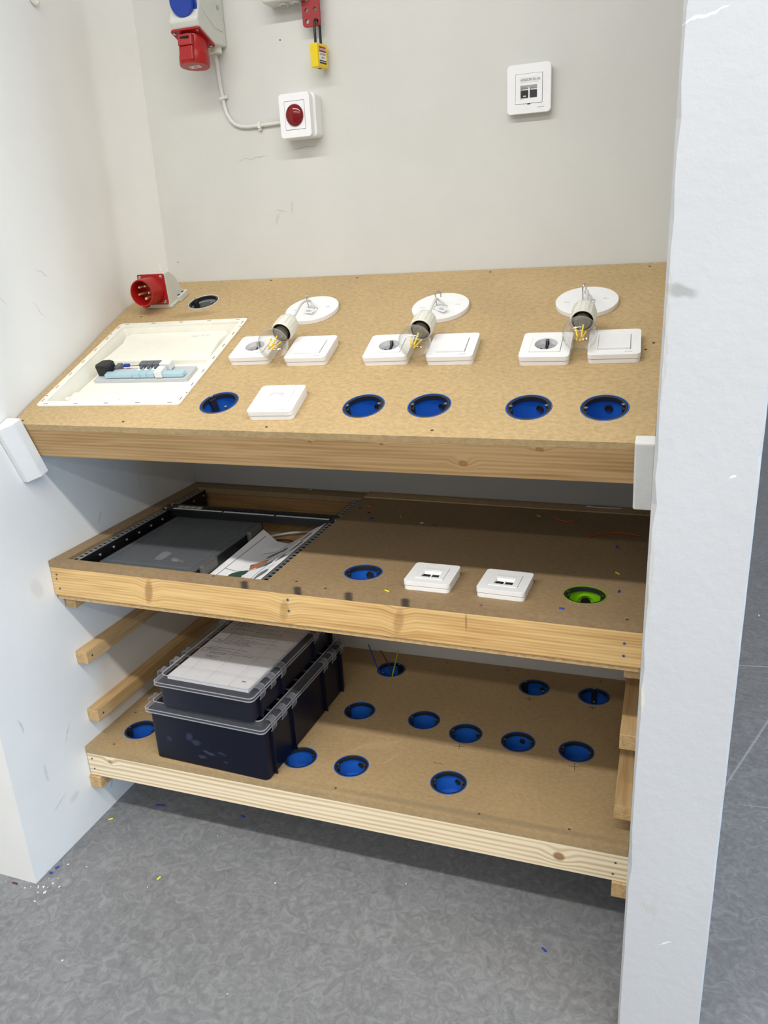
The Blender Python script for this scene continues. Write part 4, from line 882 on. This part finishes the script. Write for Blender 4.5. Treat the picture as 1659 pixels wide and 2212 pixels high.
pg.build('printed_drawing', ['drawgreen', 'draworange', 'inkgrey', 'slotgrey'], e, label='green, orange and grey printed drawings')
o = MB().grid(lambda u, v: (0.305+u*0.10, -0.5485+v*0.24+0.04*u, -0.0545+0.004*math.sin(4*u)), 8, 8, thick=0.0004).build('paper_sheet', 'paper', smooth=True); o.matrix_world = Fmid
tag(o, 'blank white paper sheet half hidden under the printed sheet in the rack bay', 'paper sheet')
def wire(name, F, pts, r, m_, label, cat='wire', group=None, n=8):
    P = [Vector(p) for p in pts]; out = []
    for i in range(len(P)-1):
        a_ = P[max(i-1, 0)]; b_ = P[i]; c_ = P[i+1]; d_ = P[min(i+2, len(P)-1)]
        for k in range(5):
            t = k/5; out.append(0.5*((2*b_)+(-a_+c_)*t+(2*a_-5*b_+4*c_-d_)*t*t+(-a_+3*b_-3*c_+d_)*t**3))
    out.append(P[-1])
    o = MB().tube(out, r, n).build(name, m_, smooth=True, angle=3.1); o.matrix_world = F; tag(o, label, cat, group); return o
wire('brown_wire', Fmid, [(0.33, -0.20, -0.070), (0.38, -0.205, -0.064), (0.43, -0.24, -0.066), (0.46, -0.31, -0.074)], 0.002, 'brownwire', 'dark brown wire curving over the floor of the rack bay')
wire('white_cable', Fmid, [(0.30, -0.17, -0.074), (0.36, -0.15, -0.066), (0.40, -0.12, -0.07), (0.44, -0.07, -0.074)], 0.003, 'whitewire', 'white cable on the floor of the rack bay behind the printed sheet')
wire('orange_wire', Fmid, [(0.988, -0.097, 0.0016), (1.004, -0.113, 0.0016), (1.025, -0.120, 0.0016), (1.046, -0.096, 0.0030)], 0.0014, 'orange', 'short curved orange wire at the back of the middle shelf', group='loose orange wires')
wire('orange_wire', Fmid, [(1.074, -0.2016, 0.0016), (1.099, -0.179, 0.0016), (1.135, -0.164, 0.0016), (1.176, -0.174, 0.0016)], 0.0014, 'orange', 'long orange wire near the right end of the middle shelf', group='loose orange wires')
wire('white_cable', Fmid, [(1.050, -0.012, 0.0036), (1.080, -0.016, 0.0036), (1.120, -0.014, 0.0036), (1.128, -0.010, 0.0036)], 0.0016, 'whitewire', 'thin bent white cable lying against the back wall on the middle shelf')
def bit(F, x, y, a, L, m_, label, r=0.0016, h=0.0):
    Tm = on(F, x, y, h+r, a); o = MB().lathe([(r, -L/2), (r, L/2)], 8, T=Matrix.Rotation(math.pi/2, 4, 'Y')).lathe([(r*0.5, L/2), (r*0.5, L/2+0.0006)], 6, T=Matrix.Rotation(math.pi/2, 4, 'Y')).build('wire_offcut', m_); o.matrix_world = Tm
    tag(o, label, 'wire offcut', 'wire offcuts'); return o
for x, y, a, L, m_, lab in [
    (0.7516, -0.5518, -25, 0.010, 'yelwire', 'yellow wire offcut near the front edge of the middle shelf, left of the data sockets'),
    (0.3512, -0.012, 20, 0.010, 'yelgreen', 'dull yellow wire offcut on the back rim behind the rack bay'),
    (0.5654, -0.022, 60, 0.006, 'bluewire', 'tiny blue wire offcut at the back strip of the middle shelf, left one'),
    (0.6229, -0.030, 10, 0.008, 'bluewire', 'blue wire offcut at the back strip of the middle shelf beside a white speck'),
    (0.5512, -0.1112, 0, 0.008, 'orange', 'tiny orange offcut near the back right corner of the rack bay'),
    (0.5667, -0.150, 70, 0.007, 'brownwire', 'small dark brown offcut between the orange offcut and the blue and brown pair'),
    (0.5860, -0.186, 40, 0.010, 'bluewire', 'blue offcut lying in front of the small brown ones, right of the rack bay'),
    (0.5325, -0.1222, 5, 0.006, 'brownwire', 'small dark brown offcut beside the edge of the rack bay'),
    (0.6489, -0.1616, -50, 0.007, 'yelgreen', 'dull yellow-green offcut alone on the dark back of the middle shelf'),
    (0.7087, -0.1933, 30, 0.007, 'whitewire', 'whitish offcut on the dark back of the middle shelf'),
    (0.7406, -0.1987, 20, 0.006, 'brownwire', 'dark brown offcut right of the whitish one on the middle shelf'),
    (0.9545, -0.0949, -30, 0.010, 'yelgreen', 'dull yellow offcut left of the curved orange wire'),
    (1.1345, -0.2462, -60, 0.009, 'bluewire', 'blue offcut in front of the long orange wire'),
    (1.1443, -0.3782, -45, 0.010, 'yelwire', 'yellow offcut near the right end of the middle shelf, behind the green box'),
    (1.1521, -0.457, 80, 0.008, 'bluewire', 'blue offcut right of the green round box'),
    (1.0645, -0.5482, 0, 0.008, 'bluewire', 'blue offcut just in front of the green round box')]:
    bit(Fmid, x, y, a, L, m_, lab)

# ================================================================ BOTTOM SHELF
BS = [(0.088, -0.4893), (0.5769, -0.0869), (0.5657, -0.2859), (0.9482, -0.0851), (1.0909, -0.0899), (0.7259, -0.2844), (0.8319, -0.3113), (0.9500, -0.3125), (1.0756, -0.3153), (0.5038, -0.4883), (0.6243, -0.4861), (0.8388, -0.4848)]
bot = empty('bottom_shelf', Fbot, 'lowest wooden shelf, fibreboard top full of round blue boxes and a pale spruce front board', 'shelf')
yf = -0.5809
MB().prism([(0.0015, yf), (WX-0.003, yf), (WX-0.003, -0.0015), (0.0015, -0.0015)], -0.016, 0, 0, [circ(x, y, R38)[::-1] for x, y in BS]).build('panel', 'mdf_bot', bot)
MB().box(0.0015, WX-0.002, yf+0.0005, yf+0.027, -0.0755, -0.0162).build('front_rail', 'rail_bot', bot, bevel=0.0012)
for x0 in (0.003, WX-0.032): MB().box(x0, x0+0.028, yf+0.028, -0.033, -0.0755, -0.0162).build('side_rail', 'timber', bot)
MB().box(0.003, WX-0.004, -0.032, -0.003, -0.0755, -0.0162).build('back_rail', 'timber', bot)
for x, z in [(0.014, -0.030), (0.016, -0.057), (1.176, -0.034), (1.172, -0.060)]: screw_at(bot, x, yf+0.0004, z, 0.0028, 'zinc', flip=(math.pi/2, 0, 0))
for x, y in [(0.030, -0.43), (0.062, -0.555), (0.62, -0.563), (0.92, -0.560), (1.09, -0.556), (1.10, -0.02), (0.87, -0.02), (0.71, -0.02)]: screw_at(bot, x, y)
pm = MB()
def cross(x, y, s_, a):
    for k in (0, 1): pm.box(-s_, s_, -0.0005, 0.0005, 0.0001, 0.0003, T=Matrix.Translation((x, y, 0)) @ Matrix.Rotation(a+k*math.pi/2, 4, 'Z'))
cross(0.83, -0.362, 0.010, 0.15); cross(0.945, -0.137, 0.009, 0.1); cross(1.092, -0.140, 0.009, 0.2); cross(1.078, -0.368, 0.012, 0.1)
pm.box(0.79, 0.812, -0.431, -0.430, 0.0001, 0.0003)
pm.build('pencil_mark', 'pencil', bot)
bl = ['half hidden blue round box at the left end of the bottom shelf, beside storage boxes',
      'blue round box with loose wires sticking up, back of the bottom shelf', 'blue round box just right of the stacked storage boxes, middle row of the bottom shelf',
      'blue round box in the back row of the bottom shelf, second from the right end', 'blue round box in the back row of the bottom shelf nearest the right partition',
      'blue round box in the middle row of the bottom shelf, second from the storage boxes', 'blue round box in the middle row of the bottom shelf, third from the storage boxes',
      'blue round box in the middle row of the bottom shelf, fourth from the storage boxes', 'blue round box at the right end of the middle row on the bottom shelf',
      'blue round box in the front row of the bottom shelf touching the storage box corner', 'blue round box in the front row of the bottom shelf with a yellow offcut inside', 'blue round box with wire scraps inside, right end of the bottom shelf front row']
par = [((40, -0.022), 5), (None, 60), ((57, -0.022), -5), ((63, -0.022), -35), (None, 95), (None, 3), ((50, -0.024), 3), ((84, -0.022), 5), (None, -8), (None, 20), ((78, -0.022), 12), ((72, -0.022), 5)]
for (x, y), lab, (kn, a) in zip(BS, bl, par): round_box(Fbot, x, y, a, lab, knock=kn, kr=0.0066)
wire('blue_wire', Fbot, [(0.592, -0.092, -0.038), (0.575, -0.105, -0.02), (0.555, -0.115, 0.006), (0.543, -0.120, 0.05), (0.532, -0.120, 0.085)], 0.0016, 'bluewire', 'blue wire standing up out of the rear round box of the bottom shelf', group=None)
wire('brown_wire', Fbot, [(0.590, -0.085, -0.038), (0.582, -0.095, -0.01), (0.575, -0.105, 0.03), (0.560, -0.11, 0.066)], 0.0016, 'brownwire', 'brown wire standing up out of the rear round box of the bottom shelf')
wire('yellow_green_wire', Fbot, [(0.588, -0.100, -0.038), (0.590, -0.118, -0.005), (0.600, -0.125, 0.03), (0.610, -0.115, 0.075)], 0.0016, 'yelgreen', 'yellow-green wire standing up out of the rear round box of the bottom shelf')
bit(Fbot, 0.630, -0.508, -5, 0.009, 'yelwire', 'yellow offcut inside a blue round box in the front row of the bottom shelf', h=-0.0435)
bit(Fbot, 0.826, -0.506, 30, 0.010, 'yelgreen', 'greenish offcut inside the blue round box at the right end of the front row', h=-0.0435)
bit(Fbot, 0.843, -0.506, 5, 0.014, 'brownwire', 'brown offcut inside the blue round box at the right end of the front row', h=-0.0435)

# ---------------------------------------------------------------- storage boxes
def storage(F, x, y, rot, w, d, hb, taper, label, papers):
    e = empty('storage_box', on(F, x, y, 0.0, rot), label, 'storage box', 'stacked navy storage boxes')
    # body: w,d at rim; tapered to the base
    def ring(z, ins, r=0.011, k=5): return [(px, py, z) for px, py in rrect(-w/2+ins, w/2-ins, ins, d-ins, r, k)]
    b = MB(); rings = [ring(0.0, taper), ring(0.003, taper-0.002), ring(hb, 0.003), ring(hb, 0.0), ring(hb+0.004, 0.0), ring(hb+0.004, 0.006), ring(0.006, taper+0.003)]
    n_ = len(rings[0]); vs = [p for r_ in rings for p in r_]; F_ = []
    for j in range(len(rings)-1):
        for i in range(n_): F_.append((j*n_+i, j*n_+(i+1) % n_, (j+1)*n_+(i+1) % n_, (j+1)*n_+i))
    F_.append(tuple(reversed(range(n_)))); F_.append(tuple((len(rings)-1)*n_+i for i in range(n_)))
    b.add(vs, F_); b.build('tub', 'navy', e, smooth=True, angle=0.5)
    # side fins under the clasps
    for sx in (-1, 1):
        for yy in (0.031, 0.119, 0.275, 0.365):
            vs = [(sx*(w/2-0.004), yy-0.001, hb-0.004), (sx*(w/2+0.004), yy-0.001, hb-0.004), (sx*(w/2+0.0035), yy-0.001, 0.0015), (sx*(w/2-taper), yy-0.001, 0.002)]
            vs += [(p[0], yy+0.0012, p[2]) for p in vs]
            f = [(0, 1, 2, 3), (7, 6, 5, 4), (0, 4, 5, 1), (1, 5, 6, 2), (2, 6, 7, 3), (3, 7, 4, 0)]
            MB().add(vs, f if sx < 0 else [tuple(reversed(q)) for q in f]).build('fin', 'navy', e)
    # lid
    lid = MB(); z0 = hb+0.0045
    R_ = [ring(z0-0.003, -0.0045), ring(z0+0.003, -0.0050), ring(z0+0.006, -0.001), ring(z0+0.007, 0.004), ring(z0+0.015, 0.007), ring(z0+0.0165, 0.010)]
    vs = [p for r_ in R_ for p in r_]; F_ = []
    for j in range(len(R_)-1):
        for i in range(n_): F_.append((j*n_+i, j*n_+(i+1) % n_, (j+1)*n_+(i+1) % n_, (j+1)*n_+i))
    lid.add(vs, F_); lo = lid.build('lid', 'lidrim', e, smooth=True, angle=0.5, label='clear plastic lid with clasps along both sides')
    MB().prism(rrect(-w/2+0.010, w/2-0.010, 0.010, d-0.010, 0.010), z0+0.0150, z0+0.0165).build('lid_top', 'lid', lo)
    el = MB()  # rings for the lip, with the edge highlight put into their colour
    for (za, ins, th_) in ((z0-0.003, -0.0055, 0.0016), (z0+0.0042, -0.0052, 0.0010), (z0+0.0165, 0.0085, 0.0012)):
        el.prism([(p[0], p[1]) for p in ring(0, ins)], za, za+th_, 0, [[(p[0], p[1]) for p in ring(0, ins+0.0018)][::-1]])
    el.build('lid_edge_highlight', 'lidedge_highlight', lo)
    rb = MB()
    for i in range(1, 4):
        xx = -w/2+i*w/4; rb.box(xx-0.0008, xx+0.0008, 0.012, d-0.012, z0+0.0165, z0+0.0172)
    for j in range(1, 9):
        yy = 0.012+j*(d-0.024)/9; rb.box(-w/2+0.012, w/2-0.012, yy-0.0006, yy+0.0006, z0+0.0165, z0+0.0172)
        rb.box(-w/2+0.012, w/2-0.012, yy+0.003, yy+0.0038, z0+0.0165, z0+0.0170)
    rb.build('lid_rib', 'clasp', lo)
    for sx in (-1, 1):
        for yy in (0.031, 0.075, 0.119, 0.275, 0.32, 0.365):
            X0 = sx*(w/2+0.001)
            P = [(X0-sx*0.006, z0+0.0165), (X0+sx*0.003, z0+0.018), (X0+sx*0.0085, z0+0.014), (X0+sx*0.0095, z0-0.004), (X0+sx*0.006, z0-0.012), (X0+sx*0.0045, z0-0.011), (X0+sx*0.0075, z0-0.003), (X0+sx*0.0065, z0+0.012), (X0+sx*0.002, z0+0.0155), (X0-sx*0.006, z0+0.014)]
            if sx > 0: P = P[::-1]
            MB().prism(P, 0, 0.018, T=Matrix.Translation((0, yy+0.009, 0)) @ FX).build('clasp', 'clasp', lo, smooth=False)
            MB().prism(P, 0, 0.0012, T=Matrix.Translation((0, yy+0.0095, 0)) @ FX).prism(P, 0, 0.0012, T=Matrix.Translation((0, yy-0.008, 0)) @ FX).build('clasp_edge', 'lidrim', lo)
    return e, z0
low, z0 = storage(Fbot, 0.3320, -0.5775, -2.5, 0.293, 0.395, 0.119, 0.005, 'large navy storage box with a clear lid, underneath the smaller one', False)
[c for c in kids(low) if c.name.startswith('tub')][0].data.materials[0] = M['navy_dusty']
Fup = Fbot @ Matrix.Translation((0, 0, 0.119+0.0045+0.0176))
up, z1 = storage(Fup, 0.3455, -0.5835, -2.4, 0.236, 0.385, 0.054, 0.006, 'smaller navy storage box with printed papers under its clear lid, stacked on the large one', True)
e = empty('paper_stack', on(Fup, 0.3455, -0.5835, 0.0, -2.4), 'printed white papers lying under the clear lid of the upper storage box', 'papers')
MB().box(-0.100, 0.100, 0.020, 0.360, z1+0.002, z1+0.0095).build('paper', 'paper', e)
tx = MB(); rd = random.Random(9)
for j in range(48):
    yy = 0.10+j*0.0052
    if rd.random() < 0.22 or (j % 13) in (0, 1): continue
    x0_ = -0.07 if (j//9) % 2 == 0 else -0.085; x = x0_
    end = x0_+0.03+0.11*rd.random()
    while x < end:
        L = 0.003+0.009*rd.random(); tx.box(x, min(x+L, end), yy, yy+0.0016, z1+0.0095, z1+0.00965); x += L+0.0016
for j in range(5):
    yy = 0.135+j*0.045
    tx.prism([(-0.094, yy), (-0.078, yy), (-0.078, yy+0.016), (-0.094, yy+0.016)], z1+0.0095, z1+0.00965, 0, [[(-0.093, yy+0.001), (-0.079, yy+0.001), (-0.079, yy+0.015), (-0.093, yy+0.015)][::-1]])
tx.prism(circ(0.075, 0.045, 0.006, 12, 0.002), z1+0.0095, z1+0.00965)
tx.build('printed_text', 'inkgrey', e)

# ---------------------------------------------------------------- battens on the partitions
def batten(x0, x1, yf_, z1_, h, label, y1=-0.02):
    o = MB().box(x0, x1, yf_, y1, z1_-h, z1_).build('batten', 'batten', bevel=0.0012)
    tag(o, label, 'batten', 'wooden shelf battens on the side partitions')
    return o
B1 = batten(0.0005, 0.030, -0.5520, 0.4361, 0.030, 'empty wooden batten on the left wall just under the middle shelf')
B2 = batten(0.0005, 0.030, -0.5522, 0.2862, 0.030, 'empty wooden batten on the left wall just above the bottom shelf')
batten(0.0005, 0.031, -0.5850, 0.1270, 0.030, 'wooden batten on the left wall carrying the bottom shelf')
batten(0.006, 0.031, -0.5560, 0.5755, 0.028, 'wooden batten on the left wall carrying the middle shelf')
batten(WX-0.0300, WX-0.0005, -0.5520, 0.4361, 0.030, 'empty wooden batten on the right partition, upper of the two bare ones')
batten(WX-0.0330, WX-0.0005, -0.5522, 0.2862, 0.030, 'empty wooden batten on the right partition, lower of the two bare ones')
batten(WX-0.0285, WX-0.0005, -0.5850, 0.1405, 0.032, 'wooden batten on the right partition carrying the bottom shelf')
batten(WX-0.0290, WX-0.0005, -0.5560, 0.5735, 0.022, 'wooden batten on the right partition carrying the middle shelf')
for o_, zz in ((B1, 0.421), (B2, 0.271)): screw_at(o_, 0.0302, -0.535, zz, 0.0028, 'screwhole', flip=(0, math.pi/2, 0))

# ================================================================ FLOOR LITTER
I = Matrix.Identity(4)
for x, y, a, L, m_, lab in [
    (0.115, -0.500, 10, 0.022, 'bluewire', 'long blue wire offcut on the floor in the shade under the bottom shelf'),
    (0.330, -0.478, 0, 0.008, 'bluewire', 'short blue wire offcut on the floor in the shade under the bottom shelf'),
    (0.028, -0.575, 40, 0.010, 'yelwire', 'yellow offcut on the floor at the foot of the left wall'),
    (0.250, -0.700, 75, 0.009, 'yelwire', 'yellow offcut on the open floor in front of the bottom shelf'),
    (0.012, -0.738, 70, 0.008, 'bluewire', 'blue offcut on the floor against the left wall near its front corner, rear one'),
    (0.010, -0.755, 30, 0.006, 'bluewire', 'blue offcut on the floor closest to the front corner of the left wall'),
    (-0.045, -0.802, 0, 0.012, 'brownwire', 'brown chip on the floor in front of the left partition end'),
    (1.060, -0.640, -40, 0.010, 'bluewire', 'blue offcut on the floor near the foot of the right partition')]:
    bit(I, x, y, a, L, m_, lab, r=0.0018)
rd = random.Random(11); ch = MB()
for i in range(30):
    t = rd.random()
    if i < 20: x, y = rd.gauss(0.02, 0.02)+0.015*t, -0.80+rd.gauss(0.0, 0.02)+0.12*t*t*rd.random()
    else: x, y = 0.05+0.8*rd.random(), -1.15+0.6*rd.random()
    if x < 0.004 and y > -0.79: continue
    s_ = 0.0007+0.0009*rd.random()
    ch.box(-s_*1.4, s_*1.4, -s_*0.6, s_*0.6, 0, 0.0006+s_*0.3, T=Matrix.Translation((x, y, 0)) @ Matrix.Rotation(rd.random()*3, 4, 'Z'))
for x, y in [(1.47, -0.62), (1.50, -0.1), (1.62, 0.5), (1.55, 0.9)]: ch.box(x-0.002, x+0.002, y-0.005, y+0.005, 0, 0.001)
o = ch.build('plaster_chips', 'plasterchip'); o['kind'] = 'stuff'; tag(o, 'scattered white plaster crumbs on the grey floor at the foot of the partitions', 'plaster crumbs')
